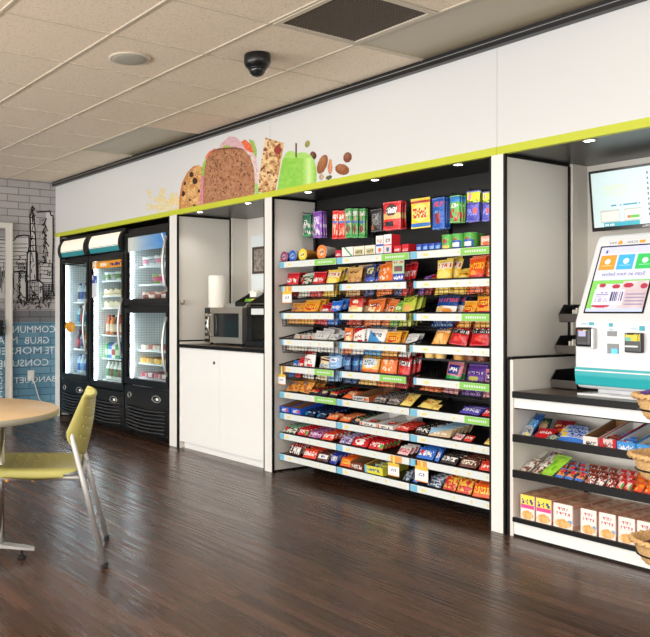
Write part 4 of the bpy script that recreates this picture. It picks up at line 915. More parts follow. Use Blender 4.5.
# tier 3
shelfrow(2, 0, [B('brownbag', 285, 297, .17, 2, .4), B('fritos', 298, 311, .19, 3, .3), B('redbag', 313, 325, .16, 2, .5), B('blue', 325, 335, .18, 3, .4)])
shelfrow(2, 1, [B('redchip', 344, 359, .2, 2, .15), B('orangewhite', 361, 378, .19, 2, .35), B('orangewhite', 379, 388, .18, 2, .4), B('green', 388, 396, .17, 2, .4), B('lime', 396, 410, .21, 3, .3)])
shelfrow(2, 2, [B('ruffles', 428, 451, .21, 3, .3), B('fritos', 454, 469, .17, 2, .4), B('fritos', 470, 489, .21, 2, .25)])
# tier 4
shelfrow(3, 0, [B('whitered', 284, 294, .15, 2, .7), B('whitered', 294, 305, .15, 2, .7), B('white', 306, 319, .17, 3, .5), B('whitegreen', 320, 331, .15, 3, .6), B('grey', 331, 340, .17, 3, .45)])
shelfrow(3, 1, [B('orangewhite', 342, 350, .19, 2, .2), B('redwhite', 350, 361, .2, 3, .2), B('bluewhite', 362, 379, .2, 3, .25), B('fritos', 380, 394, .17, 2, .4), B('white', 395, 408, .17, 2, .6)])
shelfrow(3, 2, [B('ranch', 428, 445, .145, 2, .5), B('doritos', 446, 464, .14, 3, .4), B('doritos', 466, 487, .145, 3, .35)])
# tier 5
shelfrow(4, 0, [B('blue', 286, 292, .14, 1, .5), B('redbag', 292, 299, .15, 2, .3), B('redwhite', 300, 312, .22, 1, .1), B('cream', 313, 325, .16, 2, .25), B('lightblue', 326, 339, .21, 3, .1)])
shelfrow(4, 1, [B('navydark', 343, 349, .2, 3, .2), B('navydark', 350, 356, .2, 3, .2), B('harvest', 357, 374, .21, 2, .2), B('orange', 376, 392, .22, 2, .15), B('doritos', 393, 407, .22, 3, .15)])
shelfrow(4, 2, [B('orangebar', 417, 437, .12, 1, 1.1), B('pinkblue', 440, 456, .2, 2, .25), B('purple', 458, 480, .19, 2, .3), B('pinkblue', 482, 491, .17, 1, .3)])
# tier 6
shelfrow(5, 0, [B('brownbag', 283, 296, .12, 2, .8), B('brownbag', 295, 308, .13, 3, .6), C('multi', 308, 317, .06, 5), C('multi2', 317, 326, .06, 6), C('multi', 327, 336, .06, 6)])
shelfrow(5, 1, [B('orangebar', 340, 351, .11, 1, 1.1), C('silver', 371, 385, .06, 6, .8), C('silver', 386, 398, .06, 6, .8), B('yellowbar', 398, 409, .12, 1, .9)])
shelfrow(5, 2, [B('yellowbar', 414, 430, .1, 1, 1.1), C('yellowbar', 431, 438, .05, 1), C('purplebar', 458, 479, .06, 2), C('redbar', 481, 491, .06, 3)])
# tier 7
shelfrow(6, 0, [C('navybar', 303, 314, .055, 6, .8), C('navybar', 315, 325, .055, 7, .8), C('orangebar', 326, 336, .055, 2)])
shelfrow(6, 1, [C('orangebar', 338, 349, .055, 4), C('multi2', 350, 359, .055, 6), C('orred', 394, 408, .055, 4)])
shelfrow(6, 2, [C('darkwhite', 414, 427, .055, 6, .8), C('tanblue', 428, 449, .06, 6, .7), C('pinkwhite', 451, 461, .05, 1), C('orred', 462, 471, .05, 1), C('yellowbar', 483, 491, .05, 1)])
# tier 8
shelfrow(7, 0, [C('greenwhite', 282, 295, .06, 4, .7), C('redbar', 296, 307, .06, 5, .7), C('pinkpurple', 308, 320, .06, 6, .7), C('orwhite', 321, 332, .06, 5, .7)])
shelfrow(7, 1, [C('purplewhite', 339, 350, .06, 6, .7), C('kitkat', 351, 366, .065, 5, .7), C('redbar', 367, 382, .065, 5, .7), C('pinkwhite', 396, 408, .06, 3, .7)])
shelfrow(7, 2, [C('bluebar', 415, 433, .075, 3, .6), C('bluebar', 434, 438, .08, 1, .6), C('darkwhite', 439, 456, .06, 4, .7), C('brownbar', 458, 476, .06, 4, .7), C('orred', 478, 491, .06, 4, .7)])
# tier 9
shelfrow(8, 0, [C('mms', 286, 300, .075, 6, .5), C('orwhite', 302, 315, .07, 6, .5), C('snick', 316, 327, .065, 6, .5), C('deepblue', 328, 336, .075, 6, .5)])
shelfrow(8, 1, [C('reese', 339, 350, .065, 4, .5), C('silverblue', 402, 409, .06, 4, .6)])
shelfrow(8, 2, [C('bluebar', 412, 417, .06, 3, .6), C('silverblue', 427, 440, .065, 5, .6), C('redyellow', 442, 455, .085, 4, .5), C('redyellow', 456, 470, .085, 4, .5), C('reese', 472, 491, .08, 4, .45)])
def boxmesh(w, d, h, cols):                          # front, side and top painted
    m = MB(); m.box(-w/2, w/2, 0, d, 0, h, 0, cols[1])
    m.paint((-w/2, -.0008, 0), (w, 0, 0), (0, 0, h), 20, 20, cols[0]); return m
def cartonmesh(w, d, h, front, out, inn=1):
    m = MB(); q = .004
    m.box(-w/2, w/2, 0, d, 0, q, 0, out).box(-w/2, w/2, 0, q, q, h*.62, 0, out).box(-w/2, w/2, d-q, d, q, h, 0, out)
    for x in (-w/2, w/2-q): m.prism([(q, q), (d-q, q), (d-q, h), (q, h*.62)], 'x', x, x+q, 0, out)
    m.box(-w/2+q, w/2-q, q, q+.001, q, h*.6, inn).box(-w/2+q, w/2-q, d-q-.001, d-q, q, h-.003, inn).box(-w/2+q, w/2-q, q+.001, d-q-.001, q, q+.001, inn)
    for x in (-w/2+q, w/2-q-.001): m.prism([(q, q), (d-q, q), (d-q, h-.002), (q, h*.6)], 'x', x, x+.001, inn)
    m.paint((-w/2, -.0008, 0), (w, 0, 0), (0, 0, h*.62), 24, 8, front); return m
def open_carton(l, ua, ub, d, h, design, lab, inn='carton', y0=.012, yaw=0, base=None):
    zt = ZL[l]; th = TILT[l]; xa, xb = onY(ua, 0, YS+y0).x, onY(ub, 0, YS+y0).x
    fn = painter(DES[design][1], DES[design][2], 3)
    o = cartonmesh(xb-xa, d, h, fn, base or DES[design][1]).build('display_carton', ['print', inn])
    o.location = ((xa+xb)/2, YS+y0, zt-.001+y0*math.tan(th)+.0005); o.rotation_euler = (th, 0, yaw); tag(o, lab, 'display carton'); return o
DES['cblue'] = ('blue', (44, 90, 200), [('s', .2, .8, .3, .7, W_), ('e', .75, .5, .1, .25, (220, 90, 60))])
DES['cbrown'] = ('brown', (110, 52, 40), [('s', .1, .9, .2, .8, (230, 220, 210))])
DES['cwhite'] = ('white', (232, 230, 226), [('s', .2, .8, .3, .6, (60, 60, 60)), ('e', .1, .5, .08, .4, O_)])
DES['cyellow'] = ('yellow', (226, 220, 70), [('s', .15, .85, .35, .7, (50, 90, 160)), ('r', .0, .14, 0, 1, (120, 190, 220))])
DES['corange'] = ('grey and orange', (196, 196, 192), [('s', .05, .9, .3, .8, (50, 50, 60)), ('e', .86, .5, .1, .3, O_)])
open_carton(5, 353, 369, .30, .055, 'corange', 'open brown carton with orange side, sixth tier of the middle snack section', base=(190, 90, 40))
open_carton(6, 280, 290, .24, .075, 'cblue', 'blue open carton, leftmost on the seventh tier of the left section')
open_carton(6, 291, 301, .24, .075, 'cblue', 'blue open carton, second on the seventh tier of the left section')
open_carton(6, 360, 376, .28, .045, 'cwhite', 'white open carton, left one of two on the seventh tier, middle section', 'cartonwhite')
open_carton(6, 377, 393, .28, .045, 'cwhite', 'white open carton, right one of two on the seventh tier, middle section', 'cartonwhite')
open_carton(8, 351, 363, .24, .09, 'cbrown', 'brown open carton on the bottom tier of the middle snack section', base=(110, 70, 50))
open_carton(8, 365, 383, .24, .085, 'cyellow', 'yellow open carton with blue print, bottom tier of the middle snack section')
for k in range(3):
    o = product('candy_bar', ('barc', k), lambda: bagmesh('redbar', .1, .04, .014, nx=18, nz=8)); o.location = (onY(372+16*(k > 0)+2*k, 0, YS+.1).x, YS+.10+.02*k, ZL[6]+.012+.01); o.rotation_euler = (-1.35, 0, .5)
    tag(o, ['red bar lying in the left white open carton, seventh tier', 'red bar lying in the right white open carton, nearer one', 'red bar lying in the right white open carton, farther one'][k], 'candy bar')
for k in range(3):
    o = product('candy_bar', ('bary', k), lambda: bagmesh('cyellow', .11, .05, .018, nx=18, nz=8)); o.location = (onY(374, 0, YS).x, YS+.05+.05*k, ZL[8]+.02+.004*k); o.rotation_euler = (-.7, 0, .1)
    tag(o, ['yellow bar in the yellow carton on the bottom tier, front one', 'yellow bar in the yellow carton on the bottom tier, middle one', 'yellow bar in the yellow carton on the bottom tier, back one'][k], 'candy bar')
# tier 1: cups, tubs, cans and boxes on the flat top shelf
z0 = ZL[0]-.0015
def lyingcup(u, rad, ln, lidc, bodyc, lab, y=YS+.02):
    x = onY(u, 0, y).x; t = thing('snack_cup', lab, 'cup', (x, y, z0+rad))
    b = MB(); b.lathe([(rad*.97, .004), (rad*.97, .01), (rad*.9, .012), (rad*.72, ln), (0, ln)], 0, 0, 24, 0, bodyc); b.v = [Vector((p.x, p.z, p.y)) for p in b.v]; b.build('body', 'foil', t, local=True)
    fn = painter(lidc, [('e', .5, .5, .3, .22, mixc(lidc, (255, 255, 255), .5)), ('s', .25, .75, .42, .6, mixc(lidc, (0, 0, 0), .6))], 5)
    g = MB(); n = 24
    for rg in range(8):
        for k in range(n):
            r0, r1 = rg/8, (rg+1)/8; an = [2*PI*k/n, 2*PI*(k+1)/n]; P = [(rad*rq*math.cos(q), 0, rad*rq*math.sin(q)) for rq, q in ((r0, an[0]), (r1, an[0]), (r1, an[1]), (r0, an[1]))]
            mc = ((r0+r1)/2*math.cos((an[0]+an[1])/2)/2+.5, (r0+r1)/2*math.sin((an[0]+an[1])/2)/2+.5)
            g.add(P, [(0, 1, 2, 3)], 0, fn(*mc))
    for k in range(n):
        an = [2*PI*k/n, 2*PI*(k+1)/n]; g.add([(rad*math.cos(a_), yy, rad*math.sin(a_)) for yy, a_ in ((0, an[0]), (.004, an[0]), (.004, an[1]), (0, an[1]))], [(0, 1, 2, 3)], 0, mixc(lidc, (255, 255, 255), .6))
    g.build('lid', 'foil', t, local=True)
    return t
lyingcup(284, .041, .09, (150, 60, 110), (90, 60, 90), 'purple red lidded cup lying on its side, leftmost on the top tier')
lyingcup(292.5, .043, .09, (40, 90, 190), (200, 200, 200), 'blue lidded cup lying on its side on the top tier, beside the purple one')
lyingcup(302.5, .045, .11, (240, 210, 50), (220, 150, 60), 'yellow lidded cup lying on its side on the top tier')
lyingcup(321.5, .052, .12, (236, 130, 50), (220, 220, 216), 'orange lidded cup lying on its side, right end of the left top tier')
def boxon(u0, u1, h, d, fn, sidec, lab, y=YS+.015, z=z0, name='snack_box'):
    xa, xb = onY(u0, 0, y).x, onY(u1, 0, y).x; o = boxmesh(xb-xa, d, h, (fn, sidec)).build(name, 'print'); o.location = ((xa+xb)/2, y, z+.0005); tag(o, lab, 'box'); return o
boxon(335.5, 341, .055, .09, painter((200, 40, 60), [('s', .1, .9, .3, .6, W_)], 2), (170, 30, 50), 'small red box at the left end of the middle top tier', y=YS+.03)
boxon(342, 353, .07, .1, painter(W_, [('d', .5, -1.4, (90, 170, 120)), ('d', .75, -1.4, W_)], 2), (220, 220, 214), 'white box with a green diagonal stripe on the top tier')
for k, (a, b) in enumerate(((353.8, 364.2), (365, 375))):
    boxon(a, b, .068, .1, painter((238, 232, 214), [('r', .12, .88, .12, .72, (206, 196, 150)), ('s', .2, .8, .3, .6, (60, 54, 40))], k), (230, 224, 206), f'cream box with tan label on the top tier, {["left", "right"][k]} one of a pair')
boxon(376, 383.5, .125, .08, painter(W_, [('b', 0, .52, (220, 226, 240)), ('r', 0, 1, .46, .53, (60, 80, 180)), ('s', .2, .8, .62, .8, (190, 60, 70)), ('e', .5, .24, .2, .12, O_)], 3), (222, 222, 222), 'tall white box with blue line, middle of the top tier')
boxon(384, 391.5, .128, .08, painter((244, 240, 240), [('b', 0, .5, (236, 210, 210)), ('r', 0, 1, .44, .52, R_), ('s', .2, .8, .62, .8, (120, 80, 80)), ('e', .5, .24, .2, .12, (90, 120, 160))], 4), (206, 40, 50), 'tall white and red box beside the blue-lined one on the top tier')
boxon(394, 401, .05, .12, painter((206, 30, 44), [('s', .1, .9, .3, .6, W_)], 5), (190, 26, 40), 'flat red box, left of two near the right end of the middle top tier')
boxon(402, 408.5, .055, .12, painter((206, 30, 44), [('s', .1, .9, .2, .5, (240, 200, 200))], 6), (190, 26, 40), 'flat red box at the right end of the middle top tier')
boxon(481, 491, .06, .08, painter((240, 170, 140), [('s', .1, .9, .5, .8, W_), ('e', .5, .3, .3, .2, (226, 110, 60)), ('r', .85, 1, 0, 1, (220, 60, 90))], 7), (226, 130, 110), 'pink and orange box at the right end of the top tier')
def standcan(u, y, rad, h, body, lab, name='snack_can', z=None, lid=(220, 220, 216), blob=None, cat='can'):
    zz = z0 if z is None else z; x = onY(u, 0, y).x; t = thing(name, lab, cat, (x, y, zz+.0005))
    b = MB(); n = 20; hs = [0, .15, .3, .45, .6, .75, .9, 1]
    for i in range(7):
        for k in range(n):
            a = [2*PI*k/n, 2*PI*(k+1)/n]; am = (a[0]+a[1])/2; am = am if am > 0 else am; q = ((am+PI) % (2*PI))-PI
            hm = (hs[i]+hs[i+1])/2; c = body
            if blob:
                for (c0, c1, b0, b1, cc) in blob:
                    if c0 < q < c1 and b0 <= hm < b1: c = cc
            r0, r1 = rad*(.86+.14*hs[i]) if cat == 'cup' else rad, rad*(.86+.14*hs[i+1]) if cat == 'cup' else rad
            b.add([(r0*math.cos(a[0]), r0*math.sin(a[0]), h*hs[i]), (r0*math.cos(a[1]), r0*math.sin(a[1]), h*hs[i]), (r1*math.cos(a[1]), r1*math.sin(a[1]), h*hs[i+1]), (r1*math.cos(a[0]), r1*math.sin(a[0]), h*hs[i+1])], [(0, 1, 2, 3)], 0, c, True)
    b.lathe([(0, 0.0005), (rad*.86, .0005)], 0, 0, n, 0, body); b.build('body', 'foil', t, local=True)
    MB().lathe([(0, h-.001), (rad*1.03, h-.001), (rad*1.03, h+.005), (rad*.9, h+.006), (0, h+.004)], 0, 0, n, 0, lid).build('lid', 'print', t, local=True); return t
for k, u in enumerate((421, 427.5, 434, 440)): standcan(u, YS+.055, .028, .042, (36, 70, 170), f'short blue tub on the top tier right section, {WORDS[k]} from left', 'snack_tub', lid=(40, 80, 190), cat='tub', blob=[(-2.2, -.9, .3, .7, (120, 170, 230))])
standcan(449.5, YS+.06, .044, .085, (90, 180, 70), 'green crisp can with red face mark, leftmost of the cans, top tier', blob=[(-2.0, -1.1, .45, .75, (180, 50, 50)), (-2.1, -1.0, 0, .25, (230, 200, 90))], lid=(90, 170, 80))
for k, u in enumerate((459.5, 471.5)): standcan(u, YS+.055, .042, .085, (90, 180, 70), f'green crisp can with blue label, {["second", "third"][k]} of the cans, top tier', blob=[(-2.6, -.5, .0, .6, (40, 100, 190)), (-2.2, -.9, .15, .4, W_), (-1.9, -1.2, .6, .8, (180, 60, 50))], lid=(90, 170, 80))
for k, u in enumerate((453, 465, 477)): standcan(u, YS+.16, .042, .085, (84, 170, 66), f'green crisp can standing in the back row of the top tier, {["left", "middle", "right"][k]} one', lid=(90, 170, 80))
# cups in the right basket under the chips of tier four
zc = onY(440, 359.5, YS+.05).z
wsh = thing('cup_ledge', 'narrow black ledge for dip cups over the fifth tier, right section', 'ledge', (-3.25, YS+.05, zc))
MB().box(SEC[2][0]+.03, SEC[2][1], YS+.014, YS+.12, zc-.005, zc).build('deck', 'wire', wsh)
MB().box(SEC[2][0]+.031, SEC[2][0]+.036, YS+.1, PB-.034, zc-.005, zc+.02).box(SEC[2][1]-.006, SEC[2][1], YS+.1, PB-.034, zc-.005, zc+.02).build('arm', 'wire', wsh)
MB().box(SEC[2][0]+.03, SEC[2][1], YS+.008, YS+.014, zc-.005, zc+.006).build('lip', 'wire', wsh)
for k, u in enumerate((430.5, 441)): standcan(u, YS+.06, .036, .042, (236, 196, 110), f'yellow dip cup, {["left", "right"][k]} one of two on the narrow ledge', 'dip_cup', z=zc, lid=(226, 230, 236), cat='cup', blob=[(-3.2, 3.2, 0, .2, (50, 90, 180))])
for k, u in enumerate((460, 471.5, 483)): standcan(u, YS+.06, .04, .055, [(200, 150, 70), (120, 66, 40), (110, 56, 36)][k], ['amber dip cup with blue lid, nearest the yellow cups', 'brown dip cup with blue lid, middle of three on the ledge', 'brown dip cup with blue lid at the right end of the ledge'][k], 'dip_cup', z=zc, lid=(50, 90, 190), cat='cup')
# price cards hanging from strips
def pricecard(u, v0, v1, l, lab, wpx=10):
    a = onY(u-wpx/2, v0, YS-.01); b = onY(u+wpx/2, v1, YS-.01); t = thing('price_card', lab, 'price card', ((a.x+b.x)/2, YS-.008, a.z))
    def fn(p, q): return (236, 190, 70) if q > .76 else ((226, 140, 70) if q < .07 else ((90, 90, 180) if .35 < q < .55 and .3 < p < .7 and h2(int(p*12), int(q*12)) > .4 else (244, 242, 238)))
    g = MB(); g.box(a.x, b.x, YS-.0095, YS-.008, b.z, a.z, 0, (240, 238, 232)); g.paint((a.x, YS-.0100, b.z), (b.x-a.x, 0, 0), (0, 0, a.z-b.z), 14, 16, fn); g.build('card', 'print', t)
    xm = (a.x+b.x)/2; MB().box(xm-.008, xm+.008, YS-.0075, YS-.0055, a.z-.01, ZL[l]-.005).build('hanger', 'tagyellow', t)
pricecard(287, 291.5, 303, 1, 'small price card hanging under the orange tag, second tier of left section', 9)
pricecard(393.5, 462, 477.5, 7, 'price card hanging from the eighth tier, middle section', 11)
pricecard(421.5, 465, 483.5, 7, 'price card hanging from the eighth tier, right section', 13)
pricecard(281.5, 374, 385, 4, 'price card hanging under the fifth tier at the far left', 8)
a = onY(399, 261, YS-.006); t = thing('price_card', 'green and grey sign card standing at the second tier, middle section', 'price card', (a.x, YS-.006, 1.404))
xa, xb = onY(393.5, 0, YS).x, onY(405, 0, YS).x
g = MB(); g.box(xa, xb, YS-.008, YS-.006, 1.455, 1.54, 0, (170, 196, 160)); g.paint((xa, YS-.0085, 1.455), (xb-xa, 0, 0), (0, 0, .085), 14, 12, painter((176, 204, 166), [('r', .12, .88, .15, .6, (86, 92, 92)), ('s', .2, .8, .2, .5, (160, 60, 70)), ('s', .1, .9, .75, .9, (190, 70, 70))], 3)); g.build('card', 'print', t)
g = MB(); g.box(xa+.004, xb-.004, YS-.0085, YS-.0062, 1.406, 1.455, 0, (50, 60, 170)); g.paint((xa+.004, YS-.009, 1.406), (xb-xa-.008, 0, 0), (0, 0, .049), 14, 8, painter((56, 70, 180), [('s', .1, .9, .3, .7, W_)], 4)); g.build('lower_card', 'print', t)
# hanging bags on pegs
def hang(u0, u1, v0, v1, des, n, lab, cat='hanging bag', Y=D+.26, dy=.026):
    xa, xb = onY(u0, 0, Y).x, onY(u1, 0, Y).x; zt, zb = onY(u0, v0, Y).z, onY(u0, v1, Y).z; w, hh = xb-xa, zt-zb; x = (xa+xb)/2
    pg = MB(); pg.tube([(x, PB-.002, zt+.012), (x, Y-.03, zt+.008), (x, Y-.04, zt+.018)], .003, 6).box(x-.015, x+.015, PB-.008, PB-.001, zt-.01, zt+.03)
    tag(pg.build('peg_hook', 'wire', org=(x, PB, zt)), f'peg hook holding the {lab}', 'hook')
    for k in range(n):
        o = product('hanging_snack_bag', ('h', des, round(w, 3)), lambda: bagmesh(des, w, hh, min(.024, w*.25))); o.location = (x+rr.uniform(-.003, .003), Y+k*dy, zb); o.rotation_euler = (rr.uniform(-.03, .03), rr.uniform(-.03, .03), rr.uniform(-.06, .06))
        tag(o, f'{lab}, {["frontmost", "second", "third"][k]} on its peg', cat, 'bags hanging on pegs')
hang(302.5, 311, 215, 237, 'hgreen', 3, 'green bag hanging at the far left')
hang(313, 322, 212, 238, 'hpurple', 3, 'purple bag hanging beside the far left one')
hang(332, 338, 211, 239, 'hred', 2, 'red nut bar pack, left of two')
hang(338.5, 345, 211, 239, 'hred', 2, 'red nut bar pack, right of two')
hang(345.5, 352, 209, 238, 'hgreen2', 2, 'green nut bar pack, left of three')
hang(352.5, 358, 209, 238, 'hgreen2', 2, 'green nut bar pack, middle of three')
hang(358.5, 364.5, 209, 238, 'hgreen2', 2, 'green nut bar pack, right of three')
hang(371, 382, 210, 232, 'hdark', 2, 'dark bag hanging beside the red one')
hang(383.5, 401, 203, 230.5, 'hjerky', 3, 'red and tan bag hanging at the centre')
hang(411.5, 431, 199.5, 229, 'hyellow', 1, 'yellow and blue bag hanging alone')
hang(432, 445, 198.5, 229.5, 'hblue', 3, 'blue bag hanging right of the yellow one')
hang(450.5, 460, 196, 223, 'hmix', 3, 'green and blue bag hanging near the right')
hang(466, 480, 192, 222.5, 'hlime', 2, 'lime and purple bag, left of two')
hang(482, 490, 192, 221.5, 'hlime', 2, 'lime and purple bag, right of two')

# ------------------------------------------------------------------ kiosk bay
KX0, KX1 = -2.80, -1.35
KC = .785
t = thing('counter_shelf_unit', 'white kiosk counter unit with three open snack shelves below', 'counter', ((KX0+KX1)/2, D, 0))
MB().box(KX0, KX0+.02, D, D+.58, 0, .965).build('side_panel', 'panel', t)
e = MB(); e.box(KX0-.016, KX0, D-.004, D+.01, 0, .955).box(KX0-.016, KX0+.02, D+.0, D+.58, .957, .969).prism([(D-.004, .955), (D+.012, .955), (D+.012, .969), (D+.002, .966)], 'x', KX0-.016, KX0+.02)
e.build('side_edging', 'edge', t)
MB().box(KX0+.02, KX1, D+.40, D+.42, 0, .74).build('back_panel', 'panel', t)
MB().box(KX1+.001, KX1+.02, D, D+.58, 0, .965).build('side_panel', 'panel', t)
MB().box(KX0+.02, KX1, D+.01, D+.03, .695, .75).build('apron', 'cabwhite', t)
MB().box(KX0+.02, KX1, D+.01, D+.03, .695-.006, .695).build('apron_edging', 'edge', t)
MB().box(KX0+.02, KX1, D+.01, D+.03, .012, .085).build('kick_board', 'cabwhite', t)
MB().box(KX0+.02, KX1, D+.006, D+.03, 0, .012).build('kick_edging', 'edge', t)
KS = [(.530, .10), (.338, .10), (.098, 0)]
for i, (z, th) in enumerate(KS):
    dk = .38; s = MB(); s.prism([(D+.012, z-.016), (D+.012+dk, z-.016+dk*th), (D+.012+dk, z+dk*th), (D+.012, z)], 'x', KX0+.02, KX1); sh = s.build('shelf', 'cabwhite', t)
    MB().box(KX0+.018, KX1, D-.004, D+.012, z-.018, z+.022 if i < 2 else z+.006).build('shelf_lip', 'edge', sh)
xb = onY(587, 0, D+.4).x; MB().box(xb-.008, xb+.008, D+.385, D+.40, .1, .33).build('bracket_rail', 'darkglass', t)
t2 = thing('countertop', 'dark speckled kiosk countertop with a black front edge', 'countertop', (-2, D, .77))
MB().box(KX0+.022, KX1, D-.003, 4.595, .752, KC).build('slab', 'counter', t2)
MB().box(KX0+.022, KX1, D-.014, D-.004, .75, KC+.0005, bev=.003).build('front_edge', 'edge', t2)
# kiosk
kx0, kx1 = -2.50, -2.03
t = thing('checkout_kiosk', 'white self-checkout kiosk with a tilted touch screen and teal base band', 'kiosk', ((kx0+kx1)/2, 4.1, KC))
F = [(4.03, .815), (3.985, .82), (3.965, .842), (3.958, .885), (3.958, 1.165), (4.155, 1.585), (4.175, 1.61), (4.20, 1.62)]      # front profile: y, z
def fy(z):
    for (ya, za), (yb, zb) in zip(F, F[1:]):
        if za <= z <= zb: return ya+(yb-ya)*(z-za)/(zb-za)
    return F[-1][0]
taper = .012
bd = MB(); n = len(F)
prof = F+[(4.27, 1.62), (4.36, 1.4), (4.36, .815)]
vs = [(kx0, y, z) for y, z in prof]+[(kx1, y, z) for y, z in prof]; m_ = len(prof)
bd.add(vs, [list(range(m_))]+[list(range(m_, 2*m_))[::-1]]+[[i, (i+1) % m_, m_+(i+1) % m_, m_+i] for i in range(m_)])
body = bd.build('body', 'kwhite', t); bv = body.modifiers.new('bevel', 'BEVEL'); bv.width = .014; bv.segments = 3; bv.limit_method = 'ANGLE'; bv.angle_limit = .6
b_ = MB()
for i in range(14):
    za, zb = .836+.092*i/14, .836+.092*(i+1)/14
    mm = 1 if i == 11 else 0
    b_.add([(kx0+.002, fy(za)-.0015, za), (kx1-.002, fy(za)-.0015, za), (kx1-.002, fy(zb)-.0015, zb), (kx0+.002, fy(zb)-.0015, zb)], [(0, 1, 2, 3)], mm, None, True)
b_.build('teal_band', ['kteal', 'kwhite'], t)
bs = MB(); bs.box(kx0+.03, kx1, 3.93, 4.34, KC, KC+.012, bev=.004).box(kx0+.08, kx1-.05, 4.04, 4.3, KC+.012, .816).box(kx0+.10, kx0+.2, 3.95, 4.0, KC+.012, KC+.014)
bs.build('base', 'kwhite', t)
# everything on the slanted face is laid out along it
A = Vector((0, 3.958, 1.165)); Bv = Vector((0, 4.155, 1.585)); S_ = (Bv-A).normalized(); Nn = Vector((0, -S_.z, S_.y)); LEN = (Bv-A).length
def face(x, s_, off): return Vector((x, 0, 0))+A+S_*s_+Nn*off
def slab(mb, x0, x1, s0, s1, o0, o1, m=0, c=None):
    P = [face(x, s_, o) for o in (o0, o1) for s_ in (s0, s1) for x in (x0, x1)]
    mb.add(P, [(0, 1, 3, 2), (4, 6, 7, 5), (0, 4, 5, 1), (2, 3, 7, 6), (0, 2, 6, 4), (1, 5, 7, 3)], m, c); return mb
sx0, sx1, ss0, ss1 = -2.462, -2.15, .045, LEN-.03
sc = slab(MB(), sx0, sx1, ss0, ss1, .0005, .004).build('screen_bezel', 'blackplastic', t)
def screen(a, b):
    c = (206, 210, 240)
    if b > .9: c = (196, 200, 244)
    if .9 < b < .955 and .1 < a < .13: c = (70, 80, 160)
    for x0, cc in ((.03, (206, 150, 60)), (.36, (70, 170, 226)), (.69, (60, 190, 96))):
        if x0 < a < x0+.29 and .64 < b < .87:
            c = cc; q = ((a-x0-.145)/.05)**2+((b-.77)/.04)**2
            if q < 1: c = (240, 244, 246)
            if .70 < b < .712 and x0+.05 < a < x0+.24: c = mixc(cc, (255, 255, 255), .5)
    if b < .48:
        c = (130, 200, 100) if (a < .1 or b > .42) else (214, 206, 216)
        if b < .46 and a > .55: c = mixc((216, 206, 210), (190, 170, 176), vn(a*7, b*7, 2))
        for cx, cy, rx, ry in ((.2, .4, .06, .03), (.45, .38, .07, .035), (.66, .395, .09, .035), (.93, .38, .06, .04), (.25, .09, .16, .03)):
            if ((a-cx)/rx)**2+((b-cy)/ry)**2 < 1: c = (176, 60, 80)
        if .08 < a < .62 and .1 < b < .34: c = (216, 212, 232)
        if .38 < a < .6 and .16 < b < .30 and h2(int(a*130), 3) > .5: c = (60, 60, 110)
        if .12 < a < .34 and .14 < b < .31 and int(b*60) % 2 and h2(int(a*40), int(b*60)) > .3: c = (150, 150, 190)
        if .66 < a < .98 and .1 < b < .3 and int(b*60) % 3 == 0: c = (150, 140, 170)
        if b < .05: c = (190, 200, 240)
    return c
P = MB(); g_ = 90; nz_ = 100; bx = .008
o0 = face(sx0+bx, ss0+bx, .0048); P.paint(o0, (sx1-sx0-2*bx, 0, 0), S_*(ss1-ss0-2*bx), g_, nz_, screen)
P.build('screen', 'screen', sc)
tx = MB()
def ftext(word, xr, xl, s0, hgt, m=0): text(tx, word, face(xr, s0, .0052), (xl-xr, 0, 0), S_*hgt, m)
mat('screentext', (60, 64, 110), .5); mat('greytext', (130, 150, 170), .5); mat('tealtext', (70, 170, 190), .5); mat('orangetext', (236, 160, 50), .5)
ftext('Scan an item below', -2.19, -2.415, ss0+(ss1-ss0)*.545, .02); tx.build('screen_text', 'screentext', sc)
hd = MB()
def ht(word, xr, xl, s0, hgt): text(hd, word, face(xr, s0, .0008), (xl-xr, 0, 0), S_*hgt)
ht('PAY', -2.385, -2.425, LEN-.019, .014); ht('SCAN', -2.27, -2.325, LEN-.019, .014); ht('SHOP', -2.15, -2.205, LEN-.019, .014)
hd.build('header_lettering', 'screentext', t)
ic = MB(); slab(ic, -2.375, -2.352, LEN-.022, LEN-.006, .0005, .001); slab(ic, -2.369, -2.358, LEN-.006, LEN+.0, .0005, .001); slab(ic, -2.262, -2.232, LEN-.02, LEN-.004, .0005, .001); ic.build('header_icon', 'orangetext', t)
YF = 3.958
def ftx(mb, word, xr, xl, z, hgt): text(mb, word, (xr, YF-.0008, z), (xl-xr, 0, 0), (0, 0, hgt))
fl = MB(); ftx(fl, 'CARD', -2.425, -2.465, 1.147, .012); ftx(fl, 'APP', -2.290, -2.315, 1.12, .011); ftx(fl, 'CASH', -2.165, -2.20, 1.127, .012); fl.build('face_lettering', 'tealtext', t)
for q_ in ((-2.42, -2.392, 1.146, 1.161), (-2.315, -2.293, 1.139, 1.158), (-2.16, -2.132, 1.122, 1.146)): MB().box(q_[0], q_[1], YF-.001, YF-.0002, q_[2], q_[3]).build('face_icon', 'tealtext', t)
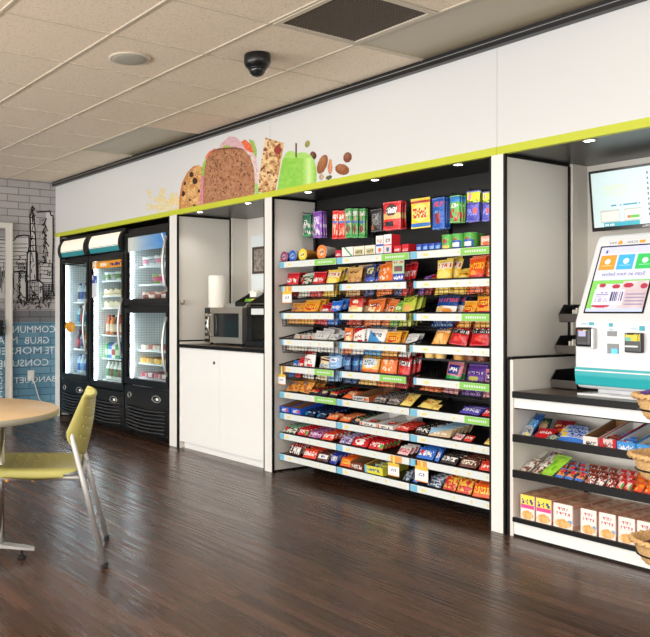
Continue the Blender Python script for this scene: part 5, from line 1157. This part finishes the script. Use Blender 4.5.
# card reader
cr = MB().box(-2.478, -2.393, YF-.035, YF-.001, 1.035, 1.135, bev=.012).build('card_reader', 'blackplastic', t)
g = MB(); g.paint((-2.462, YF-.036, 1.06), (.05, 0, 0), (0, 0, .062), 20, 24, lambda a, b: ((180, 180, 220) if .45 < b < .9 and .1 < a < .9 else ((206, 60, 60) if b > .93 and a < .4 else ((220, 200, 80) if b > .93 and a > .6 else (60, 56, 58))))); g.build('reader_display', 'print', cr)
MB().box(-2.394, -2.38, YF-.03, YF-.001, 1.025, 1.13, bev=.005).build('reader_side', 'silver', cr)
sl = MB().box(-2.322, -2.272, YF-.002, YF-.0003, 1.092, 1.118).build('scanner_window', 'darkglass', t)
sl = MB().box(-2.322, -2.262, YF-.002, YF-.0003, 1.005, 1.055).build('scanner_window', 'darkglass', t)
MB().box(-2.30, -2.268, YF-.0035, YF-.002, 1.005, 1.03).build('scanner_light', 'tileblue', sl)
cb = MB().box(-2.218, -2.135, YF-.03, YF-.001, 1.015, 1.112, bev=.006).build('cash_reader', 'blackplastic', t)
g = MB(); g.paint((-2.213, YF-.031, 1.072), (.072, 0, 0), (0, 0, .036), 20, 12, lambda a, b: (120, 190, 170) if a < .4 and b < .5 else ((30, 30, 30) if (.84 < a < .9 or (b > .8 and h2(int(a*20), 1) > .4)) else (226, 206, 60))); g.build('cash_sticker', 'print', cb)
MB().box(-2.212, -2.15, YF-.034, YF-.03, 1.042, 1.05).build('note_slot', 'strip', cb)
# monitor above
a = onY(592.5, 232, 4.45); tl = onX(588.2, 172, a.x)
t = thing('wall_monitor', 'black-framed monitor showing a white page, mounted above the kiosk', 'monitor', (a.x+.3, a.y, a.z))
S2 = (tl-a); S2.x = 0; Lm = S2.length; S2.normalize(); N2 = Vector((0, -S2.z, S2.y))
if N2.y > 0: N2 = -N2
def mslab(mb, x0, x1, s0, s1, o0, o1, m=0):
    P = [Vector((x, a.y, a.z))+S2*s_+N2*o for o in (o0, o1) for s_ in (s0, s1) for x in (x0, x1)]
    mb.add(P, [(0, 1, 3, 2), (4, 6, 7, 5), (0, 4, 5, 1), (2, 3, 7, 6), (0, 2, 6, 4), (1, 5, 7, 3)], m); return mb
MW_ = .62
mb_ = mslab(MB(), a.x, a.x+MW_, 0, Lm, -.035, 0).build('bezel', 'blackplastic', t)
def tv(p, q):
    c = (214, 236, 238)
    if .53 < p < .545 and .1 < q < .95 and int(q*22) % 2: c = (110, 130, 140)
    if .18 < p < .46 and .36 < q < .385: c = (60, 150, 190) if h2(int(p*60), 2) > .3 else c
    for x0, x1 in ((.07, .26), (.3, .47)):
        if x0 < p < x1 and .08 < q < .3: c = (226, 232, 226) if (p-x0 > .01 and x1-p > .01 and q > .1 and q < .28) else (196, 200, 196)
    if .33 < p < .36 and .13 < q < .17: c = (230, 110, 50)
    if .36 < p < .45 and .13 < q < .17: c = (110, 190, 90)
    if .1 < p < .45 and q < .07: c = (70, 176, 196)
    if .11 < p < .2 and .015 < q < .055 and int(p*120) % 3: c = (240, 250, 250)
    if .58 < p < .95 and int(q*26) % 2 and q > .1 and h2(int(p*50), int(q*26)) > .35: c = (176, 190, 200)
    if .12 < p < .34 and .55 < q < .75: c = mixc(c, (222, 232, 190), vn(p*8, q*8, 2)*.8)
    return c
g = MB(); g.paint(Vector((a.x+.014, a.y, a.z))+S2*.022+N2*.0008, (MW_-.028, 0, 0), S2*(Lm-.036), 150, 80, tv); g.build('screen', 'screen', mb_)
mm = MB(); text(mm, 'DELL', Vector((a.x+MW_/2+.018, a.y, a.z))+S2*.006+N2*.001, (-.04, 0, 0), S2*.01); mm.build('badge', 'silver', mb_)
ar = MB(); ar.box(a.x+.2, a.x+.42, 4.50, 4.598, a.z+.08, a.z+.26); ar.build('wall_mount', 'blackplastic', t)
# black bins stacked on a stand at the side
ysf, ysb = 4.19, 4.40
for k, (v, z) in enumerate(((4.14, .79), (4.18, .98), (4.215, 1.155))):
    ysf = v
    x0, x1 = -2.755, -2.60
    lab = ['black open-front bin standing on the kiosk counter, lowest of three', 'black open-front bin with papers, middle of the stack of three', 'black open-front bin with papers, top of the stack of three'][k]
    t = thing('storage_bin', lab, 'bin', ((x0+x1)/2, ysf, z))
    q = MB(); q.box(x0, x1, ysf, ysb, z, z+.006).box(x0, x1, ysb-.006, ysb, z+.006, z+.10)
    for x in (x0, x1-.005): q.prism([(ysf, z+.006), (ysb-.006, z+.006), (ysb-.006, z+.10), (ysf+.04, z+.10), (ysf-.01, z+.045)], 'x', x, x+.005)
    q.prism([(ysf-.01, z+.045), (ysf-.004, z+.045), (ysf+.006, z+.006), (ysf, z+.006)], 'x', x0+.005, x1-.005)
    q.build('tray', 'blackplastic', t)
    MB().prism([(ysf-.0125, z+.045), (ysf-.0105, z+.047), (ysf-.0005, z+.004), (ysf-.003, z+.004)], 'x', x0, x1).build('front_lip', 'lipgrey', t)
    if k:
        o = MB()
        for i in range(4): o.box(x0+.06+i*.02, x0+.064+i*.02, ysf+.03, ysf+.12, z+.01, z+.07+.01*i)
        o = o.build('paper_slips', 'paper'); tag(o, f'white paper slips in the {["", "middle", "top"][k]} black bin beside the kiosk', 'papers')
tag(MB().box(-2.755, -2.60, ysb+.001, ysb+.012, KC, 1.25).box(-2.755, -2.60, ysf+.02, ysb+.001, .775+.01, .7895).build('bin_stand', 'blackplastic', org=(-2.68, ysb, KC)), 'black rear stand holding the three bins on the kiosk counter', 'stand')
for z in (.965, 1.135): pass

# ---- snacks on the kiosk shelves
def kitem(i, kind, des, u0, u1, y, hgt, lean, yaw, lab, mats='foil', t_=None, cat=None, dz=0):
    z, th = KS[i]; Y = D+.012+y; xa, xb = onY(u0, 0, Y).x, onY(u1, 0, Y).x; w = xb-xa; t_ = t_ or .02
    o = product({'bag': 'snack_bag', 'bar': 'candy_bar'}[kind], ('k', des, round(w, 3), hgt), lambda: bagmesh(des, w, hgt, t_, nx=22, nz=16 if kind == 'bag' else 10))
    o.location = ((xa+xb)/2, Y, z+y*th+.006+dz); o.rotation_euler = (-lean, 0, yaw); tag(o, lab, cat or ('snack bag' if kind == 'bag' else 'candy bar'), f'snacks on the {["upper", "middle", "lower"][i]} kiosk shelf'); return o
kitem(0, 'bag', 'navydark', 519, 532, .06, .15, .7, -.35, 'dark blue packet leaning at the left end of the upper kiosk shelf')
kitem(0, 'bag', 'grey', 521, 530, .03, .08, .8, .2, 'silver grey packet in front of the dark blue one, upper kiosk shelf')
kitem(0, 'bag', 'multi2', 532, 546, .11, .13, .9, .3, 'dark packet behind the red one on the upper kiosk shelf')
kitem(0, 'bag', 'redbag', 534, 550, .04, .10, 1.1, .2, 'red packet lying flat on the upper kiosk shelf, nearer one')
kitem(0, 'bag', 'darkred', 551, 568, .15, .13, 1.0, .25, 'dark red packet at the back of the upper kiosk shelf')
kitem(0, 'bag', 'hgreen', 544, 556, .02, .07, 1.2, .1, 'green packet at the front edge of the upper kiosk shelf')
for r in range(3): kitem(0, 'bag', 'bluepack', 556, 582, .02+r*.07, .085, .9, .0, f'blue and yellow packet on the upper kiosk shelf, {["front", "middle", "back"][r]} one')
def kcarton(u0, u1, d, h, des, lab, inn): 
    z, th = KS[0]; Y = D+.018; xa, xb = onY(u0, 0, Y).x, onY(u1, 0, Y).x
    o = cartonmesh(xb-xa, d, h, painter(DES[des][1], DES[des][2], 2), DES[des][1]).build('display_carton', ['print', inn]); o.location = ((xa+xb)/2, Y, z+.001); o.rotation_euler = (math.atan(th), 0, 0); tag(o, lab, 'display carton')
DES['k1'] = ('white', (226, 222, 214), [('s', .12, .8, .3, .65, (70, 60, 60)), ('r', .9, 1, 0, 1, (190, 40, 50))])
DES['k2'] = ('red', (196, 40, 50), [('r', .2, .8, 0, 1, (220, 200, 196)), ('s', .2, .8, .2, .8, (140, 50, 40))])
DES['k3'] = ('blue', (70, 150, 220), [('s', .1, .9, .2, .7, W_)])
kcarton(583.5, 599.5, .3, .10, 'k1', 'brown-lined open carton with white front on the upper kiosk shelf', 'carton')
kcarton(600.5, 616.5, .3, .10, 'k2', 'white-lined open carton with red front, centre of the upper kiosk shelf', 'cartonwhite')
kcarton(617.5, 636, .3, .095, 'k3', 'blue open carton beside the wicker basket, upper kiosk shelf', 'cartonwhite')
kcarton(637, 662, .3, .095, 'k3', 'blue open carton at the right end of the upper kiosk shelf', 'cartonwhite')
for r in range(3):
    kitem(0, 'bar', 'redbrown', 603, 614, .03+r*.05, .06, .7, .1, f'red brown bar in the white-lined carton, {["front", "middle", "back"][r]} one', dz=.012)
    kitem(0, 'bar', 'bluebar', 620, 633, .03+r*.05, .06, .7, .1, f'blue bar in the blue carton, {["front", "middle", "back"][r]} one', dz=.012)
kitem(1, 'bag', 'oatpack', 517, 528, .03, .12, 1.0, -.3, 'white and brown packet, leftmost at the front of the middle kiosk shelf')
kitem(1, 'bag', 'oatpack', 529, 540, .05, .12, 1.0, -.3, 'white and brown packet beside the green one, middle kiosk shelf')
kitem(1, 'bag', 'oatpack', 524, 536, .18, .12, .9, -.3, 'white and brown packet at the back left of the middle kiosk shelf')
kitem(1, 'bag', 'oatpack', 538, 551, .2, .12, .9, -.3, 'white and brown packet at the back, behind the green one')
kitem(1, 'bag', 'limebar', 535, 553, .05, .17, 1.0, -.25, 'lime green packet on the middle kiosk shelf')
kn = 0
for (des, ua, ub, n_) in (('cookiebar', 553, 582, 3), ('redbrown', 583, 613, 3), ('redbar', 614, 630, 2), ('cheetos', 631, 662, 3)):
    for i in range(n_):
        for r in range(3):
            a_ = ua+(ub-ua)*i/n_; b_ = ua+(ub-ua)*(i+1)/n_-.8
            kitem(1, 'bar', des, a_, b_, .02+r*.075, .075, .8, -.15, f'{DES[des][0]} packet on middle kiosk shelf, {["left", "centre", "right"][i] if n_ == 3 else ["left", "right"][i]} column, {["front", "middle", "back"][r]}', t_=.024)
# boxes of bars and bites on the lowest shelf
def bx_fn(top, seed):
    def fn(a, b):
        c = (242, 236, 230)
        if top == 'y':
            if b > .62: c = (244, 224, 90)
            if .66 < b < .86 and h2(int(a*11), int(b*14), seed) > .5 and .1 < a < .9: c = (60, 60, 130)
            if .46 < b < .6: c = (226, 80, 150)
        else:
            if .55 < b < .86 and .2 < a < .8 and glyph('RICE', (a-.25)/.5, (b-.72)/.12): c = (190, 50, 80)
            if glyph('BITES', (a-.15)/.7, (b-.52)/.14): c = (196, 50, 90)
            if ((a-.85)/.1)**2+((b-.3)/.09)**2 < 1: c = (110, 170, 220)
        if ((a-.5)/.42)**2+((b-.2)/.17)**2 < 1: c = mixc((226, 150, 70), (244, 206, 150), vn(a*9, b*9, seed))
        if a < .05 or a > .96: c = (236, 196, 186)
        return c
    return fn
z_, _ = KS[2]
_bx = {}
def kbox(u0, u1, kind, lab, y=.012, yaw=0, rows=4):
    for r in range(rows):
        Y = D+.014+y+r*.083; xa, xb = onY(u0, 0, D+.014+y).x, onY(u1, 0, D+.014+y).x; w = xb-xa
        k = (kind, round(w, 3))
        if k in _bx: o = _bx[k].copy(); COL.objects.link(o)
        else:
            h = .132 if kind == 'y' else .126; m = MB(); m.box(-w/2, w/2, 0, .078, 0, h, 0, (210, 170, 146)); m.paint((-w/2, 0, h+.0006), (w, 0, 0), (0, .078, 0), 12, 12, lambda p, q: mixc((226, 196, 160), (150, 92, 60), vn(p*7, q*7, 4)) if .1 < p < .9 else (206, 120, 100)); m.paint((-w/2, -.0008, 0), (w, 0, 0), (0, 0, h), 26, 26, bx_fn(kind, 2)); m.box(w/2, w/2+.0006, .002, .076, .02, h-.02, 0, (226, 210, 206))
            o = m.build('snack_box', 'print'); _bx[k] = o
        o.location = ((xa+xb)/2+rr.uniform(-.002, .002), Y, z_+.0008); o.rotation_euler = (0, 0, yaw); tag(o, f'{lab}, {["frontmost", "second", "third", "fourth"][r]} in its row', 'box', 'boxes on the lowest kiosk shelf')
kbox(520.5, 534.5, 'y', 'yellow topped box at the left end of the lowest kiosk shelf')
kbox(536, 551.5, 'y', 'yellow topped box, second column on the lowest kiosk shelf')
kbox(553.5, 573, 'w', 'white and pink box turned slightly, third column')
kbox(581, 597, 'w', 'white and pink box, fourth column after the gap')
kbox(599, 616, 'w', 'white and pink box, fifth column on lowest kiosk shelf')
kbox(618, 635, 'w', 'white and pink box, sixth column by the wicker basket')
kbox(637, 656, 'w', 'white and pink box, last column at the right')

# ------------------------------------------------------------------ basket stand at the right edge
sx, sy = -1.82, 3.50
t = thing('basket_stand', 'black floor stand holding three wicker baskets at the right edge', 'stand', (sx, sy, 0))
MB().tube([(sx, sy+.16, .03), (sx, sy+.16, 1.25)], .014, 10).build('pole', 'wire', t)
for a_ in (.55, -1.0, 1.9): MB().tube([(sx, sy+.16, .05), (sx+.18*math.cos(a_), sy+.16+.18*math.sin(a_), .04)], .012, 8).build('foot_bar', 'wire', t)
MB().lathe([(0, .0), (.02, 0), (.026, .01), (.03, .06), (.03, .13), (.026, .14), (0, .14)], sx-.02, sy+.06, 16).build('caster', 'silver', t)
MB().tube([(sx-.02, sy+.07, .13), (sx, sy+.16, .13)], .01, 8).build('caster_arm', 'wire', t)
BK = [(.86, .12), (.61, .135), (.255, .13)]
for k, (z, rad) in enumerate(BK):
    x, y = sx+.03, sy-.01
    MB().tube([(x+rad*.86*math.cos(q*PI/12), y+rad*.86*math.sin(q*PI/12), z-.055) for q in range(24)], .004, 6, closed=True).build('ring', 'wire', t)
    MB().tube([(x, y+rad*.86, z-.055), (sx, sy+.16, z-.055)], .006, 6).build('ring_arm', 'wire', t)
    b = thing('wicker_basket', ['round wicker basket, highest of the three on the stand', 'wide wicker basket, middle one on the stand', 'wicker basket, lowest on the stand, near the floor shelf'][k], 'basket', (x, y, z-.10))
    P = []; zz = z-.10
    prof = [(rad*.5, zz), (rad*.62, zz+.006)]+[(rad*(.66+.3*(i/12)**.8)+(.003 if i % 2 else -.001), zz+.012+.088*i/12) for i in range(13)]
    inn = [(r_-.007, z2+.002) for r_, z2 in prof[::-1]]
    w = MB(); w.lathe(prof+inn[:-1]+[(0, zz+.008)], x, y, 32); w.build('weave', 'wicker', b)
    rim = MB()
    for tw in range(2):
        rim.tube([(x+(rad+.006*math.cos(q*1.1+tw*PI))*math.cos(q*2*PI/72), y+(rad+.006*math.cos(q*1.1+tw*PI))*math.sin(q*2*PI/72), z+.002+.006*math.sin(q*1.1+tw*PI)) for q in range(72)], .0085, 6, closed=True)
    rim.build('braided_rim', 'wicker', b)
    for i in range(5):
        des = ['lays', 'purple', 'white', 'yellowbar', 'bluebar'][i] if k != 2 else ['multi', 'brownbar', 'darkwhite', 'mms', 'silver'][i]
        o = product('snack_bag', ('wb', des), lambda: bagmesh(des, .075, .075, .022, nx=16, nz=16)); an = i*1.26+2.4
        o.location = (x+rad*.42*math.cos(an), y+rad*.42*math.sin(an), zz+.02+(.035 if k == 0 else 0)); o.rotation_euler = (-.6+.2*i, .2*i-.3, an*.4)
        tag(o, f'{DES[des][0]} packet piled in the {["highest", "middle", "lowest"][k]} wicker basket', 'snack bag', f'packets in the {["highest", "middle", "lowest"][k]} wicker basket')

# ------------------------------------------------------------------ round table
cx, cy, R = -4.03, 1.14, .55; TZ = .74
t = thing('round_table', 'round maple-topped table with a grey edge, at the left foreground', 'table', (cx, cy, 0))
MB().lathe([(0, TZ), (R-.004, TZ), (R-.001, TZ-.002), (R-.001, TZ-.004)], cx, cy, 96).build('table_top', 'maple', t)
MB().lathe([(R-.002, TZ-.003), (R, TZ-.005), (R, TZ-.028), (R-.008, TZ-.032), (0, TZ-.032)], cx, cy, 96).build('edge_band', 'tableedge', t)
MB().lathe([(0, TZ-.045), (.31, TZ-.045), (.31, TZ-.033), (0, TZ-.033)], cx, cy, 32).build('mount_plate', 'silver', t)
fx, fyy = -3.875-cx, 1.487-cy; base_a = math.atan2(fyy, fx)
for k in range(4):
    a_ = base_a+k*PI/2; c_, s_ = math.cos(a_), math.sin(a_)
    MB().tube([(cx+.265*c_, cy+.265*s_, .06), (cx+.265*c_, cy+.265*s_, TZ-.04)], .021, 16).build('column', 'chrome', t)
    P = [(cx+(.03+.40*q/8)*c_, cy+(.03+.40*q/8)*s_, .095-.05*(q/8)**1.5) for q in range(9)]
    ft = MB(); n = len(P)
    for i in range(n-1):
        for sgn in (0,):
            wa, wb = [.034*(1-.45*(j/8)**1.5)*(1 if j < 8 else .5) for j in (i, i+1)]; ha, hb = [.016*(1-.45*j/8) for j in (i, i+1)]
            V = []
            for (p, w_, h_) in ((P[i], wa, ha), (P[i+1], wb, hb)):
                for (dw, dh) in ((-1, -1), (1, -1), (1, .4), (.5, 1), (-.5, 1), (-1, .4)): V.append((p[0]-s_*w_*dw, p[1]+c_*w_*dw, p[2]+h_*dh))
            ft.add(V, [[j, (j+1) % 6, 6+(j+1) % 6, 6+j] for j in range(6)]+([[5, 4, 3, 2, 1, 0]] if i == 0 else [])+([[6, 7, 8, 9, 10, 11]] if i == n-2 else []), 0, None, False)
    f_ = ft.build('foot', 'silver', t)
    gx, gy = cx+.37*c_, cy+.37*s_
    MB().lathe([(0, 0), (.022, 0), (.022, .008), (.012, .014), (.006, .018), (.006, .04), (0, .04)], gx, gy, 16).build('glide', 'rubber', f_)
MB().lathe([(0, .07), (.07, .07), (.075, .10), (.06, .11), (0, .11)], cx, cy, 32).build('hub', 'silver', t)

# ------------------------------------------------------------------ chair: x across from the near to the far side, y forward
near = Vector((-3.511, 1.748, 0)); far = Vector((-3.934, 1.970, 0))
ax = (far-near); Wd = ax.length; ang = math.atan2(ax.y, ax.x)   # local x
t = thing('stacking_chair', 'lime green plastic stacking chair with silver legs beside the round table', 'chair', near, (0, 0, ang))
# local y = forward = rotate x by +90 degrees
def put(mb, name, m, par=None): return mb.build(name, m, par or t, local=True)
TOPN = (.0, .162, .655)
for x, nm in ((0, 'rear'), (Wd, 'far')):
    s1 = 1 if x == 0 else -1
    put(MB().tube([(x, 0, .012), (x+.004*s1, .10, .40), (x+.006*s1, .155, .62), (x+.008*s1, .162, .66)], .0135, 12), 'leg', 'silver')
    g = [o for o in t.children][-1]; put(MB().lathe([(0, 0), (.015, 0), (.016, .012), (.0145, .028), (0, .028)], x, 0.0, 14), 'leg_cap', 'rubber', g)
    put(MB().tube([(x+.02*s1, .112, .425), (x+.03*s1, .2, .428), (x+.03*s1, .5, .43), (x+.028*s1, .56, .425), (x+.02*s1, .58, .40), (x+.0, .62, .012)], .012, 12), 'leg', 'silver')
    g = [o for o in t.children][-1]; put(MB().lathe([(0, 0), (.014, 0), (.015, .012), (.0135, .026), (0, .026)], x, .62, 14), 'leg_cap', 'rubber', g)
put(MB().tube([(.004, .10, .40), (.02, .112, .43), (Wd-.02, .112, .43), (Wd-.004, .10, .40)], .010, 10), 'cross_bar', 'silver')
put(MB().tube([(.03, .5, .43), (Wd-.03, .5, .43)], .010, 10), 'front_bar', 'silver')
for x in (.03, Wd-.03):
    for y in (.14, .34, .46): put(MB().box(x-.012, x+.012, y-.006, y+.006, .414, .437, bev=.003), 'seat_clip', 'orangeplug')
# seat shell with rows of holes
def shell(fn, nu, nv, th, holes, nrm):
    m = MB(); V = {}
    def P(i, j): return fn(i/nu, j/nv)
    for side_ in (0, 1):
        o = len(m.v)
        for j in range(nv+1):
            for i in range(nu+1):
                p = P(i, j); m.v.append(p+nrm(i/nu, j/nv)*(th if side_ else 0))
        for j in range(nv):
            for i in range(nu):
                if (i, j) in holes: continue
                q = o+j*(nu+1)+i; f = [q, q+1, q+nu+2, q+nu+1]; m.face(f if side_ else f[::-1], 0, None, True)
    N_ = (nu+1)*(nv+1)
    def edge(a, b): m.face([a, b, b+N_, a+N_])
    for i in range(nu): edge(i, i+1); edge(nv*(nu+1)+i+1, nv*(nu+1)+i)
    for j in range(nv): edge((j+1)*(nu+1), j*(nu+1)); edge(j*(nu+1)+nu, (j+1)*(nu+1)+nu)
    for (i, j) in holes:
        q = j*(nu+1)+i; edge(q+1, q); edge(q+nu+2, q+1); edge(q+nu+1, q+nu+2); edge(q, q+nu+1)
    return m
def seat(a, b):                                       # a across, b from rear to front
    x = -.005+(Wd+.01)*a; ca = abs(2*a-1)
    rc = max(0, ca-.8)/.2
    y = .125+.44*b; y += (.5-b)*.14*rc**3*(1 if abs(b-.5) > .0 else 0)
    z = .455+.034*math.sin(PI*min(1, b*.9+.06))**1*.0+.030*b-.02*b*b+.012*ca**2
    z += -.05*max(0, b-.82)**1.3*6*.25
    z -= .018*math.sin(PI*b)*(1-ca**2)
    z -= .02*rc**2
    return Vector((x, y, z))
hs = {(i, j) for j in (8, 11, 14, 17, 20) for i in (5, 8, 11, 14, 17, 20, 23, 26)}
so = put(shell(seat, 32, 28, .008, hs, lambda a, b: Vector((0, 0, 1))), 'seat', 'lime')
# side skirt so the shell shows its deep rolled side
sk = MB(); N_ = 24
for x, s1 in ((0, 1), (Wd, -1)):
    pts = [seat(0 if s1 > 0 else 1, k/N_) for k in range(N_+1)]; o = len(sk.v)
    for p in pts: sk.v += [p+Vector((0, 0, .004)), p+Vector((-.004*s1, 0, -.012)), p+Vector((.008*s1, 0, -.030*math.sin(PI*(.12+.76*(pts.index(p)/N_)))-.004)), p+Vector((.014*s1, 0, -.004))]
    for k in range(N_):
        q = o+k*4
        for j in range(3): sk.face([q+j, q+j+1, q+j+5, q+j+4], 0, None, True)
put(sk, 'seat_skirt', 'lime', so)
def back(a, b):                                       # a across, b from bottom to top
    ca = 2*a-1; dip = 1-ca*ca
    x = Wd/2+(Wd/2+.012-.012*b)*math.sin(ca*PI/2*.98)/math.sin(PI/2*.98)
    z0_ = .645-.135*dip**.8; z1_ = .815-.012*dip; z = z0_+(z1_-z0_)*b
    yn = .173-(z-.643)*.44; ym = .098-(z-.511)*.17
    y = yn*(1-dip)+ym*dip-.008*math.sin(PI*b)*dip
    return Vector((x, y, z))
def bn(a, b): return Vector((math.sin((2*a-1)*1.1)*.75, -1, .1)).normalized()*-1
hb = {(i, j) for j in (7, 12, 17, 22) for i in (5, 8, 11, 14, 17, 20, 23, 26)}
bo = put(shell(back, 32, 28, .009, hb, lambda a, b: Vector((0, 1, .35)).normalized()), 'backrest', 'lime')
tr = MB(); tr.tube([back(k/20, 1)+Vector((0, .004, .0)) for k in range(21)], .0085, 8); put(tr, 'top_roll', 'lime', bo)
